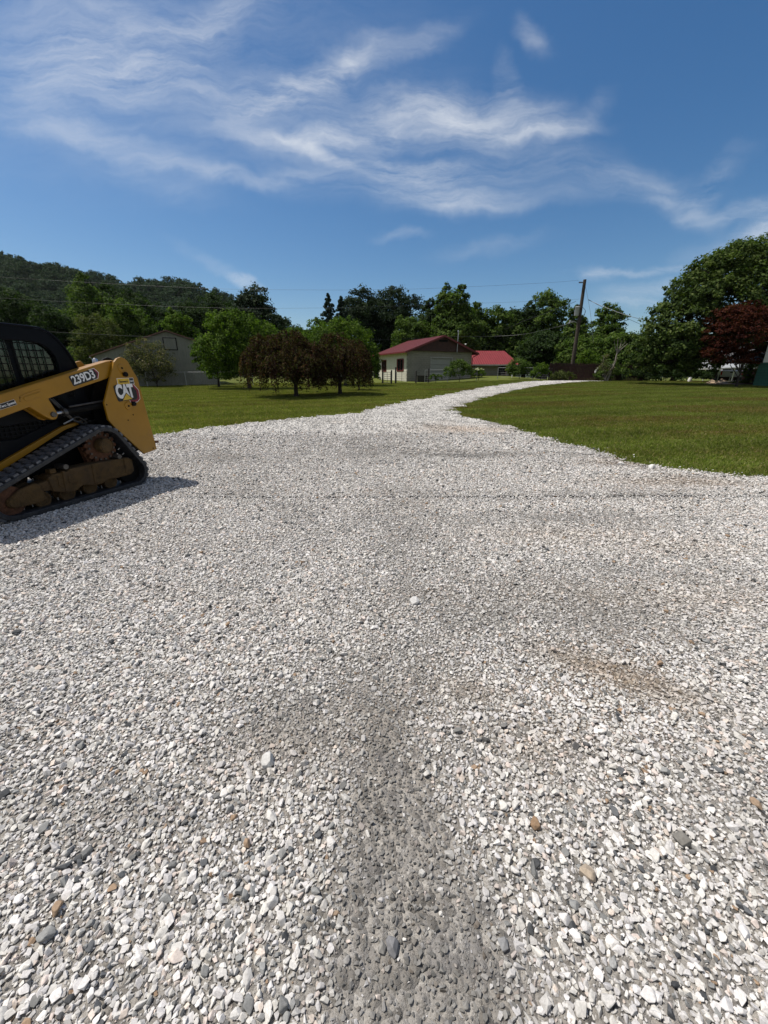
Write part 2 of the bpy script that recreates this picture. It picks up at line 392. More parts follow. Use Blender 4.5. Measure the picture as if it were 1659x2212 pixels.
front = N(n, 'ShaderNodeMapRange'); L(sx.outputs[1], front.inputs[0]); front.inputs[1].default_value = .05; front.inputs[2].default_value = .2
fill_veil = N(n, 'ShaderNodeTexNoise', Scale=3.0, Detail=6.0); L(tc.outputs['Generated'], fill_veil.inputs['Vector'])
behind = fmath(n, 'MULTIPLY', fmath(n, 'SUBTRACT', 1.0, front.outputs[0]), ramp(n, fill_veil.outputs[0], [(.3, (.25,) * 3), (.65, (.75,) * 3)]))  # unseen pale veil behind the camera, added to neutralise the blue fill light
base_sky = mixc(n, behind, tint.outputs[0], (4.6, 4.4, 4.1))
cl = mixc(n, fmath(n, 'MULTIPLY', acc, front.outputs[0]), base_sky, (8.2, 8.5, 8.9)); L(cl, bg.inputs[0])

# ------------------------------------------------------------------ yard outline
pairs_px = [  # left edge (u,v) and right edge (u,v) of the drive, seen on the photograph's grid
    ((338, 942), (1450, 1015)), ((450, 925), (1350, 998)), ((560, 912), (1260, 970)), ((640, 905), (1180, 947)), ((700, 899), (1085, 919)),
    ((760, 893), (1010, 904)), ((810, 883), (984, 889)), ((860, 873), (1000, 877)), ((910, 863), (1050, 860)), ((990, 848), (1100, 846)), ((1060, 836), (1180, 832)), ((1130, 826), (1250, 825.5))]
left = [(-34, -7), (-34, -2), (-34, 3.5), (-20, 5), (-13, 6.2), (-8.8, 8.0)]
right = [(34, -7), (34, -2), (34, 4.2), (18, 5.2), (9, 5.65), (6.0, 5.84)]
for a, b in pairs_px:
    p = G(*a); q = G(*b); left.append((p[0], p[1])); right.append((q[0], q[1]))
def cr(pts, k):
    """Catmull-Rom resampling"""
    P = np.array([2 * np.array(pts[0]) - pts[1]] + list(map(np.array, pts)) + [2 * np.array(pts[-1]) - pts[-2]], float); out = []
    for i in range(1, len(P) - 2):
        for t in np.linspace(0, 1, k, endpoint=False):
            out.append(.5 * (2 * P[i] + (P[i + 1] - P[i - 1]) * t + (2 * P[i - 1] - 5 * P[i] + 4 * P[i + 1] - P[i + 2]) * t ** 2 + (3 * P[i] - P[i - 1] - 3 * P[i + 1] + P[i + 2]) * t ** 3))
    out.append(P[-2]); return np.array(out)
left.append((left[-1][0] + 6, left[-1][1] + 4)); right.append((right[-1][0] + 5.5, right[-1][1] + 3))
LE = cr(left, 14); RE = cr(right, 14)
def wob(P, s):
    k = np.arange(len(P)); P = P.copy(); g = np.random.default_rng(s)
    P[:, 0] += np.interp(k, np.arange(0, len(P), 2.0), g.uniform(-.21, .21, len(np.arange(0, len(P), 2.0)))); P[:, 1] += np.interp(k, np.arange(0, len(P), 1.5), g.uniform(-.15, .15, len(np.arange(0, len(P), 1.5))))
    return P
LE = wob(LE, 1); RE = wob(RE, 2)
POLY = np.concatenate([LE, RE[::-1]])
def inside(x, y):
    c = np.zeros(len(x), bool); j = len(POLY) - 1
    for i in range(len(POLY)):
        xi, yi = POLY[i]; xj, yj = POLY[j]
        if yi != yj:
            c ^= ((yi > y) != (yj > y)) & (x < (xj - xi) * (y - yi) / (yj - yi) + xi)
        j = i
    return c
# value noise for masks
_gr = np.random.default_rng(11).uniform(0, 1, (64, 64))
def vn(x, y, s):
    x = np.asarray(x) * s; y = np.asarray(y) * s; i = np.floor(x).astype(int); j = np.floor(y).astype(int); fx = x - i; fy = y - j
    fx = fx * fx * (3 - 2 * fx); fy = fy * fy * (3 - 2 * fy); g = lambda a, b: _gr[a % 64, b % 64]
    return (g(i, j) * (1 - fx) + g(i + 1, j) * fx) * (1 - fy) + (g(i, j + 1) * (1 - fx) + g(i + 1, j + 1) * fx) * fy
def fbm(x, y, s): return (vn(x, y, s) + .5 * vn(x + 7, y + 3, s * 2.1) + .25 * vn(x + 1, y + 9, s * 4.3)) / 1.75
def ell(x, y, u, v, ru, rv, ang=0):
    """soft oval stain centred where (u,v) meets the ground"""
    c = G(u, v); a = G(u + ru, v); b = G(u, v - rv); rx = np.hypot(*(a - c)[:2]); ry = np.hypot(*(b - c)[:2])
    dx = x - c[0]; dy = y - c[1]; ca, sa = math.cos(ang), math.sin(ang)
    return np.exp(-(((dx * ca + dy * sa) / rx) ** 2 + ((-dx * sa + dy * ca) / ry) ** 2))
def masks(x, y):
    """how much grey fines and brown soil show through the stone"""
    nz = fbm(x, y, 2.2); n2 = fbm(x + 31, y + 5, .8); n3 = fbm(x * .5 + 3, y * 1.6, 1.3)
    fines = 1.6 * ell(x, y, 915, 2180, 185, 230) + 1.35 * ell(x, y, 865, 1850, 95, 170) + .36 * ell(x, y, 840, 1620, 100, 110) + .22 * ell(x, y, 760, 1480, 180, 80) + .2 * ell(x, y, 900, 1200, 120, 130) + .35 * ell(x, y, 640, 1560, 200, 60) + .28 * ell(x, y, 1270, 1330, 300, 70) + .2 * ell(x, y, 820, 960, 120, 25) + .3 * ell(x, y, 200, 1780, 200, 50) + .3 * ell(x, y, 1350, 1075, 330, 9) + .3 * ell(x, y, 1230, 1125, 340, 12) + .28 * ell(x, y, 1080, 985, 260, 6) + .25 * ell(x, y, 1430, 1240, 300, 22)
    fines = np.clip(fines * (.15 + 1.7 * fbm(x + 3, y + 17, 5.0)) + .50 * np.clip(n2 - .58, 0, 1) * 2.0, 0, 1)
    brown = 1.3 * ell(x, y, 1340, 1470, 150, 26, -.55) + .5 * ell(x, y, 1010, 1500, 70, 25) + .45 * ell(x, y, 600, 1640, 110, 60) + .55 * ell(x, y, 1450, 1045, 150, 10) + .5 * ell(x, y, 1340, 1000, 80, 8) + .45 * ell(x, y, 1230, 1165, 200, 18) + .5 * ell(x, y, 1480, 1190, 150, 14) + .4 * ell(x, y, 1000, 930, 120, 8) + .3 * ell(x, y, 1480, 1300, 200, 30) + .4 * ell(x, y, 1120, 862, 60, 4) + .35 * ell(x, y, 1180, 1640, 120, 60)
    brown = np.clip(brown * (.3 + 1.4 * n3) + .35 * np.clip(n3 - .62, 0, 1) * 2, 0, 1)
    return fines, brown

# ------------------------------------------------------------------ ground sheets
xs = np.unique(np.concatenate([np.linspace(-900, -60, 22), np.linspace(-60, 60, 161), np.linspace(60, 900, 22)]))
ys = np.unique(np.concatenate([np.linspace(-60, 0, 13), np.linspace(0, 60, 101), np.linspace(60, 1500, 40)]))
X, Y = np.meshgrid(xs, ys); Z = T(X, Y) - .012
V = np.stack([X, Y, Z], -1).reshape(-1, 3); nx = len(xs); ny = len(ys)
I = (np.arange(ny - 1)[:, None] * nx + np.arange(nx - 1)[None]).ravel(); F = np.stack([I, I + 1, I + nx + 1, I + nx], 1)
def grass_colour(n, tc):
    a = N(n, 'ShaderNodeTexNoise', Scale=.22, Detail=5.0, Roughness=.6); b = N(n, 'ShaderNodeTexNoise', Scale=9.0, Detail=5.0, Roughness=.7)
    mp = N(n, 'ShaderNodeMapping'); mp.inputs['Scale'].default_value = (.12, 1.3, 1); mp.inputs['Rotation'].default_value = (0, 0, R(8)); n.links.new(tc.outputs['Object'], mp.inputs[0])
    s = N(n, 'ShaderNodeTexNoise', Scale=1.0, Detail=4.0); n.links.new(mp.outputs[0], s.inputs['Vector'])
    for q in (a, b): n.links.new(tc.outputs['Object'], q.inputs['Vector'])
    return a.outputs[0], b.outputs[0], s.outputs[0]
m, n, b = nt_new('lawn_ground'); tc = N(n, 'ShaderNodeTexCoord'); a1, b1, s1 = grass_colour(n, tc)
c = ramp(n, a1, [(.3, (.10, .12, .024)), (.5, (.13, .155, .030)), (.7, (.16, .172, .038))])
c = mixc(n, ramp(n, s1, [(.50, (0, 0, 0)), (.70, (.55,) * 3)]), c, (.115, .096, .042))
c = mixc(n, ramp(n, b1, [(.3, (.7,) * 3), (.7, (0, 0, 0))]), c, (.055, .070, .016))
n.links.new(c, b.inputs['Base Color']); b.inputs['Roughness'].default_value = .95; b.inputs['Specular IOR Level'].default_value = .1
bp = N(n, 'ShaderNodeBump', Strength=.7, Distance=.05); bn = N(n, 'ShaderNodeTexNoise', Scale=14.0, Detail=6.0); n.links.new(tc.outputs['Object'], bn.inputs['Vector'])
n.links.new(bn.outputs[0], bp.inputs['Height']); n.links.new(bp.outputs[0], b.inputs['Normal'])
tag(np_mesh('lawn_ground', V, F, m, smooth=True), 'mown green lawn rising gently to a crest', 'lawn', kind='structure')

# gravel sheet: stations along the drive, many points across
K = 90; tt = np.linspace(0, 1, K)
GX = LE[:, 0][:, None] * (1 - tt) + RE[:, 0][:, None] * tt; GY = LE[:, 1][:, None] * (1 - tt) + RE[:, 1][:, None] * tt
edge = np.minimum(tt, 1 - tt)[None] * np.hypot(RE[:, 0] - LE[:, 0], RE[:, 1] - LE[:, 1])[:, None]
GZ = T(GX, GY) + .006 + .022 * sstep(0, .25, edge)
V = np.stack([GX, GY, GZ], -1).reshape(-1, 3); ns = len(LE)
I = (np.arange(ns - 1)[:, None] * K + np.arange(K - 1)[None]).ravel(); F = np.stack([I, I + 1, I + K + 1, I + K], 1)
def gz(x, y): return T(x, y) + .028
m, n, b = nt_new('gravel_sheet'); tc = N(n, 'ShaderNodeTexCoord')
vo = N(n, 'ShaderNodeTexVoronoi', Scale=36.0); n.links.new(tc.outputs['Object'], vo.inputs['Vector'])
v2 = N(n, 'ShaderNodeTexVoronoi', Scale=13.0); n.links.new(tc.outputs['Object'], v2.inputs['Vector'])
nf = N(n, 'ShaderNodeTexNoise', Scale=150.0, Detail=4.0, Roughness=.7); n.links.new(tc.outputs['Object'], nf.inputs['Vector'])
sp = N(n, 'ShaderNodeSeparateColor'); n.links.new(vo.outputs['Color'], sp.inputs[0])
sp2 = N(n, 'ShaderNodeSeparateColor'); n.links.new(v2.outputs['Color'], sp2.inputs[0])
c = ramp(n, sp.outputs[0], [(0, (.20, .19, .172)), (.2, (.37, .35, .318)), (.7, (.48, .455, .415)), (1, (.58, .555, .51))])
c = mixc(n, ramp(n, sp2.outputs[1], [(.8, (0, 0, 0)), (.95, (.5,) * 3)]), c, (.20, .20, .21))
c = mixc(n, ramp(n, nf.outputs[0], [(.35, (.7,) * 3), (.6, (0, 0, 0))]), c, (.22, .20, .175))
at = N(n, 'ShaderNodeAttribute', attribute_name='fines'); ab = N(n, 'ShaderNodeAttribute', attribute_name='brown')
cf = ramp(n, nf.outputs[0], [(.3, (.06, .058, .052)), (.7, (.135, .128, .115))])
c = mixc(n, fmath(n, 'MINIMUM', fmath(n, 'MULTIPLY', at.outputs['Fac'], 1.3), 1), c, cf)
c = mixc(n, fmath(n, 'MULTIPLY', ab.outputs['Fac'], .8), c, (.22, .16, .105))
n.links.new(c, b.inputs['Base Color']); b.inputs['Roughness'].default_value = .95; b.inputs['Specular IOR Level'].default_value = .15
bp = N(n, 'ShaderNodeBump', Strength=1.0, Distance=.03); bh = fmath(n, 'ADD', vo.outputs['Distance'], fmath(n, 'MULTIPLY', nf.outputs[0], .35)); n.links.new(bh, bp.inputs['Height']); bp.invert = True
n.links.new(bp.outputs[0], b.inputs['Normal'])
gs = np_mesh('gravel_drive', V, F, m, smooth=True); tag(gs, 'white crushed stone yard narrowing into a drive', 'gravel drive', kind='structure')
fi, br = masks(V[:, 0], V[:, 1])
for nm, arr in (('fines', fi), ('brown', br)):
    a = gs.data.attributes.new(nm, 'FLOAT', 'POINT'); a.data.foreach_set('value', arr.astype(np.float32))

# ------------------------------------------------------------------ scatter tools
def scatter(name, P, rot, scl, idx, colr, variants, label, cat):
    me = bpy.data.meshes.new(name); me.vertices.add(len(P)); me.vertices.foreach_set('co', P.astype(np.float32).ravel())
    for nm, ty, dat, key in (('rot', 'FLOAT_VECTOR', rot, 'vector'), ('scl', 'FLOAT_VECTOR', scl, 'vector'), ('tint', 'FLOAT_VECTOR', colr, 'vector'), ('idx', 'INT', idx, 'value')):
        if dat is None: continue
        a = me.attributes.new(nm, ty, 'POINT'); a.data.foreach_set(key, (dat.astype(np.int32) if ty == 'INT' else dat.astype(np.float32)).ravel())
    o = bpy.data.objects.new(name, me); col.objects.link(o); tag(o, label, cat, kind='stuff')
    vc = bpy.data.collections.new(name + '_shapes')
    for k, v in enumerate(variants):
        for c_ in list(v.users_collection): c_.objects.unlink(v)
        v.name = '%s_shape_%02d' % (name, k); vc.objects.link(v)
    ng = bpy.data.node_groups.new(name, 'GeometryNodeTree')
    ng.interface.new_socket('Geometry', in_out='INPUT', socket_type='NodeSocketGeometry'); ng.interface.new_socket('Geometry', in_out='OUTPUT', socket_type='NodeSocketGeometry')
    gi = ng.nodes.new('NodeGroupInput'); go = ng.nodes.new('NodeGroupOutput'); ip = ng.nodes.new('GeometryNodeInstanceOnPoints'); ci = ng.nodes.new('GeometryNodeCollectionInfo')
    ci.inputs['Collection'].default_value = vc; ci.inputs['Separate Children'].default_value = True; ci.inputs['Reset Children'].default_value = True
    def na(nm, ty):
        x = ng.nodes.new('GeometryNodeInputNamedAttribute'); x.data_type = ty; x.inputs['Name'].default_value = nm; return x.outputs['Attribute']
    er = ng.nodes.new('FunctionNodeEulerToRotation')
    l = ng.links.new; l(na('rot', 'FLOAT_VECTOR'), er.inputs[0]); l(er.outputs[0], ip.inputs['Rotation']); l(na('scl', 'FLOAT_VECTOR'), ip.inputs['Scale']); l(na('idx', 'INT'), ip.inputs['Instance Index'])
    ip.inputs['Pick Instance'].default_value = True
    l(gi.outputs[0], ip.inputs['Points']); l(ci.outputs[0], ip.inputs['Instance']); l(ip.outputs[0], go.inputs[0])
    md = o.modifiers.new('scatter', 'NODES'); md.node_group = ng
    return o
def stone_bm(seed, n=13, flat=.70, elong=1.4):
    g = random.Random(seed); bm = bmesh.new()
    e = g.uniform(1, elong); f = g.uniform(flat * .75, flat * 1.3)
    for i in range(n):
        d = Vector((g.gauss(0, 1), g.gauss(0, 1), g.gauss(0, 1))).normalized() * g.uniform(.82, 1.1)
        bm.verts.new((d.x * .5 * e, d.y * .5 / e ** .3, d.z * .5 * f))
    r = bmesh.ops.convex_hull(bm, input=bm.verts)
    bmesh.ops.delete(bm, geom=[x for x in r['geom_interior'] if isinstance(x, bmesh.types.BMVert)], context='VERTS')
    return bm
def stone_obj(name, seed, m, bevel=.035, **kw):
    bm = stone_bm(seed, **kw)
    if bevel: bmesh.ops.bevel(bm, geom=list(bm.edges), offset=bevel, segments=1, affect='EDGES', clamp_overlap=True)
    bmesh.ops.triangulate(bm, faces=bm.faces)
    me = bpy.data.meshes.new(name); bm.to_mesh(me); bm.free(); me.materials.append(m)
    return bpy.data.objects.new(name, me)
def stone_mat(name, instancer=True, base=None):
    m, n, b = nt_new(name); tc = N(n, 'ShaderNodeTexCoord')
    no = N(n, 'ShaderNodeTexNoise', Scale=5.0, Detail=4.0, Roughness=.7); n.links.new(tc.outputs['Object'], no.inputs['Vector'])
    v = ramp(n, no.outputs[0], [(.3, (.72,) * 3), (.7, (1.12,) * 3)])
    if instancer:
        a = N(n, 'ShaderNodeAttribute', attribute_name='tint', attribute_type='INSTANCER'); src = a.outputs['Color']
    else: src = base
    n.links.new(mixc(n, 1.0, src, v, 'MULTIPLY'), b.inputs['Base Color']); b.inputs['Roughness'].default_value = .85; b.inputs['Specular IOR Level'].default_value = .25
    return m
def grid_pts(y0, y1, sp, g, margin=1.7):
    ymax = y1; xm = 1.075 * ymax + .6 + margin
    xa = np.arange(-xm, xm, sp); ya = np.arange(y0, y1, sp)
    x, y = np.meshgrid(xa, ya); x = (x + g.uniform(-.5, .5, x.shape) * sp).ravel(); y = (y + g.uniform(-.5, .5, y.shape) * sp).ravel()
    k = np.abs(x) < 1.06 * y + .55 + margin
    return x[k], y[k]
def stone_tints(n, fines, brown, g):
    r = g.uniform(0, 1, n); base = g.uniform(.53, .77, n)
    c = np.stack([base * 1.0, base * .968, base * g.uniform(.89, .95, n)], 1)
    grey = r < .10; gv = g.uniform(.15, .34, n); c[grey] = np.stack([gv * .99, gv, gv * .97], 1)[grey]
    dk = r < .03; gv = g.uniform(.06, .14, n); c[dk] = np.stack([gv * .95, gv, gv * 1.05], 1)[dk]
    pk = (r > .90); c[pk] *= np.array([1.0, .90, .84])
    tn = (r > .992); c[tn] = np.array([.34, .24, .16])
    d = np.clip(fines * 1.05, 0, .93)[:, None] * np.where(g.uniform(0, 1, (n, 1)) < .07, .1, g.uniform(.75, 1, (n, 1))); c = c * (1 - d) + np.array([.135, .130, .118]) * g.uniform(.65, 1.5, (n, 1)) * d
    d = np.clip(brown * .8, 0, .8)[:, None] * g.uniform(.4, 1, (n, 1)); c = c * (1 - d) + np.array([.33, .25, .17]) * d
    return c
SM = stone_mat('crushed_limestone')
# near stones, one by one
g = np.random.default_rng(21); XS = []; YS = []; SZ = []
for y0, y1, sp, sz in ((.25, 3, .0166, 1.0), (3, 5.5, .0196, 1.07), (5.5, 8, .0265, 1.28), (8, 11, .035, 1.65)):
    x, y = grid_pts(y0, y1, sp, g); XS.append(x); YS.append(y); SZ.append(np.full(len(x), sz))
x = np.concatenate(XS); y = np.concatenate(YS); sz = np.concatenate(SZ)
k = inside(x, y); stray = (~k) & (g.uniform(0, 1, len(x)) < .26) & inside(x + g.normal(0, .17, len(x)), y + g.normal(0, .17, len(x))); k |= stray
x, y, sz = x[k], y[k], sz[k]; fi, br = masks(x, y)
keep = g.uniform(0, 1, len(x)) > np.clip(fi * 1.05 + br * .35, 0, .90); x, y, sz, fi, br = x[keep], y[keep], sz[keep], fi[keep], br[keep]
nS = len(x); tint_ = stone_tints(nS, fi, br, g); d = .0170 * sz * np.clip(g.lognormal(0, .34, nS), .5, 2.3) * np.where(tint_.mean(1) < .3, np.where(fi < .2, 1.12, 1), 1) * (1 - .34 * np.clip(fi, 0, 1) * (g.uniform(0, 1, nS) < .85))
z = gz(x, y) + d * g.uniform(.10, .36, nS)
rot = np.stack([g.normal(0, .38, nS), g.normal(0, .38, nS), g.uniform(0, 6.28, nS)], 1)
stones = [stone_obj('s', 100 + i, SM) for i in range(14)]
scatter('crushed_stone', np.stack([x, y, z], 1), rot, np.stack([d] * 3, 1), g.integers(0, 14, nS), tint_, stones, 'white crushed stone covering the yard', 'gravel')
# chips and fines between them
x, y = grid_pts(.25, 4.2, .0135, g); k = inside(x, y); x, y = x[k], y[k]; fi, br = masks(x, y); nS = len(x)
d = .0098 * np.clip(g.lognormal(0, .4, nS), .4, 2.0); c = stone_tints(nS, np.clip(fi + .12, 0, 1), br, g) * .92
chips = [stone_obj('c', 300 + i, SM, bevel=0, n=9) for i in range(6)]
scatter('stone_chips', np.stack([x, y, gz(x, y) + d * .2], 1), np.stack([g.normal(0, .5, nS), g.normal(0, .5, nS), g.uniform(0, 6.28, nS)], 1), np.stack([d] * 3, 1), g.integers(0, 6, nS), c, chips, 'fine stone chips and dust between the crushed stone', 'stone chips')
# farther stone in patches
def patch_obj(seed):
    g = np.random.default_rng(seed); bases = [stone_bm(700 + seed * 10 + i, n=9) for i in range(5)]; VV = []; FF = []; o = 0
    data = []
    for bm in bases:
        bmesh.ops.triangulate(bm, faces=bm.faces); bm.verts.index_update()
        data.append((np.array([v.co[:] for v in bm.verts]), np.array([[v.index for v in f.verts] for f in bm.faces]))); bm.free()
    for i in range(300):
        v, f = data[g.integers(0, 5)]; a = g.uniform(0, 6.28); s = .043 * np.clip(g.lognormal(0, .3), .5, 2); ca, sa = math.cos(a), math.sin(a)
        p = v * s; p = np.stack([p[:, 0] * ca - p[:, 1] * sa, p[:, 0] * sa + p[:, 1] * ca, p[:, 2]], 1) + np.array([g.uniform(-.34, .34), g.uniform(-.34, .34), s * g.uniform(0, .22)])
        VV.append(p); FF.append(f + o); o += len(v)
    return np_mesh('p', np.concatenate(VV), np.concatenate(FF), FSM)
m, n, b = nt_new('crushed_limestone_far'); gi = N(n, 'ShaderNodeNewGeometry'); a = N(n, 'ShaderNodeAttribute', attribute_name='tint', attribute_type='INSTANCER')
c = ramp(n, gi.outputs['Random Per Island'], [(0, (.10, .10, .10)), (.08, (.28, .275, .265)), (.17, (.46, .445, .415)), (.6, (.62, .60, .565)), (1, (.77, .75, .715))])
n.links.new(mixc(n, 1.0, c, a.outputs['Color'], 'MULTIPLY'), b.inputs['Base Color']); b.inputs['Roughness'].default_value = .9; b.inputs['Specular IOR Level'].default_value = .2
FSM = m
xa = np.arange(-17, 26, .5); ya = np.arange(10.6, 44, .5); x, y = np.meshgrid(xa, ya); x = (x + g.uniform(-.2, .2, x.shape)).ravel(); y = (y + g.uniform(-.2, .2, y.shape)).ravel()
k = inside(x, y) & inside(x + .22, y) & inside(x - .22, y) & inside(x, y + .22) & inside(x, y - .22) & (np.abs(x) < 1.2 * y); x, y = x[k], y[k]; nS = len(x); fi, br = masks(x, y)
c = np.ones((nS, 3)) - np.clip(fi, 0, .6)[:, None] * np.array([.5, .5, .52]) - np.clip(br, 0, .6)[:, None] * np.array([.25, .42, .55])
sl_x = (T(x, y + .1) - T(x, y - .1)) / .2
scatter('distant_crushed_stone', np.stack([x, y, gz(x, y)], 1), np.stack([np.arctan(sl_x), 0 * x, 0 * x], 1), np.ones((nS, 3)), g.integers(0, 6, nS), c, [patch_obj(i) for i in range(6)], 'white crushed stone on the far drive', 'gravel')

# grass
def grass_patch(seed, nb=420, half=.30):
    g = np.random.default_rng(seed); x = g.uniform(-half, half, nb); y = g.uniform(-half, half, nb); a = g.uniform(0, 6.28, nb); h = g.uniform(.025, .07, nb); wd = g.uniform(.0035, .0075, nb); ln = g.normal(0, .024, (nb, 2))
    dx = np.cos(a) * wd; dy = np.sin(a) * wd; z0 = np.full(nb, -.015)
    V = np.stack([np.stack([x - dx, y - dy, z0], 1), np.stack([x + dx, y + dy, z0], 1), np.stack([x + dx * .8 + ln[:, 0] * .5, y + dy * .8 + ln[:, 1] * .5, h * .6], 1), np.stack([x + ln[:, 0] * 1.3, y + ln[:, 1] * 1.3, h], 1), np.stack([x - dx * .8 + ln[:, 0] * .5, y - dy * .8 + ln[:, 1] * .5, h * .6], 1)], 1).reshape(-1, 3)
    return np_mesh('g', V, np.arange(nb * 5).reshape(nb, 5), GM)
m, n, b = nt_new('grass_blades'); gi = N(n, 'ShaderNodeNewGeometry'); a = N(n, 'ShaderNodeAttribute', attribute_name='tint', attribute_type='INSTANCER')
c = ramp(n, gi.outputs['Random Per Island'], [(0, (.095, .130, .017)), (.45, (.160, .203, .028)), (.8, (.205, .235, .042)), (.90, (.28, .245, .085)), (1, (.36, .29, .14))])
c = mixc(n, 1.0, c, a.outputs['Color'], 'MULTIPLY')
n.links.new(c, b.inputs['Base Color']); b.inputs['Roughness'].default_value = .7; b.inputs['Specular IOR Level'].default_value = .2
t = N(n, 'ShaderNodeBsdfTranslucent'); n.links.new(mixc(n, 1.0, c, (1.2, 1.3, .7), 'MULTIPLY'), t.inputs[0]); mx = N(n, 'ShaderNodeMixShader'); mx.inputs[0].default_value = .35
n.links.new(b.outputs[0], mx.inputs[1]); n.links.new(t.outputs[0], mx.inputs[2]); n.links.new(mx.outputs[0], n.nodes['Material Output'].inputs[0])
GM = m
g = np.random.default_rng(5)
xa = np.arange(-38, 42, .46); ya = np.arange(4.2, 41, .46); x, y = np.meshgrid(xa, ya); x = (x + g.uniform(-.12, .12, x.shape)).ravel(); y = (y + g.uniform(-.12, .12, y.shape)).ravel()
k = (~inside(x, y)) & (np.abs(x) < 1.12 * y + 2.2)
# keep patches off the stone, but let blades lap over the edge
e = .20
k &= (inside(x + e, y).astype(int) + inside(x - e, y) + inside(x, y + e) + inside(x, y - e)) < 2.5
x, y = x[k], y[k]; nS = len(x)
st = fbm(x * .25 + 50 + y * .05, y * 1.4 + 20, .7); bl = fbm(x + 12, y + 40, .35)
mow = .5 + .5 * np.sin((y * 1.0 - .35 * x) * 2.9 + 2.0 * vn(x, y, .15)); dry = np.clip((st - .49) * 4.5, 0, 1) * np.where(x > 3, .80, .30); c = np.ones((nS, 3)) * (1.02 + .5 * bl + .36 * (mow - .5))[:, None]
c = c * (1 - dry[:, None]) + dry[:, None] * np.array([1.35, .92, 1.3])
c = c * np.where((x > 3)[:, None], np.array([[.84, .85, .98]]), np.array([[.95, .91, 1.1]]))
scatter('lawn_grass', np.stack([x, y, T(x, y) - .008], 1), np.stack([0 * x, 0 * x, g.uniform(0, 6.28, nS)], 1), np.stack([np.ones(nS), np.ones(nS), np.where(g.uniform(0, 1, nS) < .05, 1.7, g.uniform(.75, 1.2, nS))], 1), g.integers(0, 6, nS), c, [grass_patch(i) for i in range(6)], 'short mown grass of the lawns', 'grass')

# larger loose stones one can pick out
def loose(u, v, size, seed, c, label):
    p = G(u, v); mm = stone_mat('loose_stone', False, c); o = stone_obj('stone', seed, mm, n=22, flat=.85, elong=1.2, bevel=.02); col.objects.link(o)
    o.scale = (size,) * 3; o.location = (p[0], p[1], gz(p[0], p[1]) + size * .22); o.rotation_euler = (.1, .15, seed)
    tag(o, label, 'stone', 'larger loose stones on the gravel')
loose(895, 1312, .075, 1, (.66, .65, .63), 'white angular stone standing alone mid yard, largest white one there')
loose(580, 1660, .06, 2, (.58, .57, .54), 'pale rounded stone left of centre beside brownish chips')
loose(1467, 1833, .055, 3, (.20, .19, .17), 'dark rounded stone lying alone in pale gravel on the right')
loose(1152, 1795, .045, 4, (.27, .18, .11), 'reddish brown stone right of the bare grey strip')
loose(847, 2060, .042, 5, (.20, .20, .205), 'dark grey angular stone in the bare grey strip near the bottom edge')
loose(1265, 1905, .05, 6, (.40, .33, .25), 'tan stone in white gravel on the lower right')
loose(1083, 2055, .036, 7, (.26, .26, .26), 'slim grey stone on the right edge of the bare strip')
loose(1407, 1016, .11, 8, (.68, .67, .64), 'chunky white rock on the lawn edge at the right')
loose(1340, 1008, .11, 9, (.66, .64, .62), 'smaller white rock on the lawn edge, left of the chunky one')
# ================================================================== compact track loader
LB = (-3.49, 5.48); le = np.array([.30, .954]); le /= np.linalg.norm(le)
loader = thing('track_loader', (LB[0], LB[1], float(T(*LB)) + .042), 'yellow compact track loader with black cab and rubber tracks parked on white gravel', 'track loader', rz=math.atan2(le[1], le[0]))
# local axes: x = towards the rear, y = inwards from the side facing the camera, z up
WID = 1.68
def both(fn):
    """build a piece for the near side and its mirror image for the far side"""
    fn(lambda y: y); fn(lambda y: WID - y)
def circ(cx, cz, r, a0, a1, k):
    return [(cx + r * math.cos(R(a)), cz + r * math.sin(R(a))) for a in np.linspace(a0, a1, k)]
def hull(cs, k=72):
    """convex outline round circles (x, z, r)"""
    out = []
    pts = [(x + r * math.cos(t), z + r * math.sin(t)) for x, z, r in cs for t in np.linspace(0, 2 * math.pi, 48, endpoint=False)]
    pts = sorted(set((round(a, 5), round(b, 5)) for a, b in pts))
    def half(ps):
        h = []
        for p in ps:
            while len(h) > 1 and (h[-1][0] - h[-2][0]) * (p[1] - h[-2][1]) - (h[-1][1] - h[-2][1]) * (p[0] - h[-2][0]) <= 0: h.pop()
            h.append(p)
        return h
    return half(pts)[:-1] + half(pts[::-1])[:-1]
def resample(loop, m):
    P = np.array(loop + [loop[0]]); d = np.r_[0, np.cumsum(np.hypot(*np.diff(P, axis=0).T))]; t = np.linspace(0, d[-1], m, endpoint=False)
    return np.stack([np.interp(t, d, P[:, 0]), np.interp(t, d, P[:, 1])], 1)
WH = [(-.45, .60, .26), (-.14, .205, .205), (-1.62, .205, .205)]
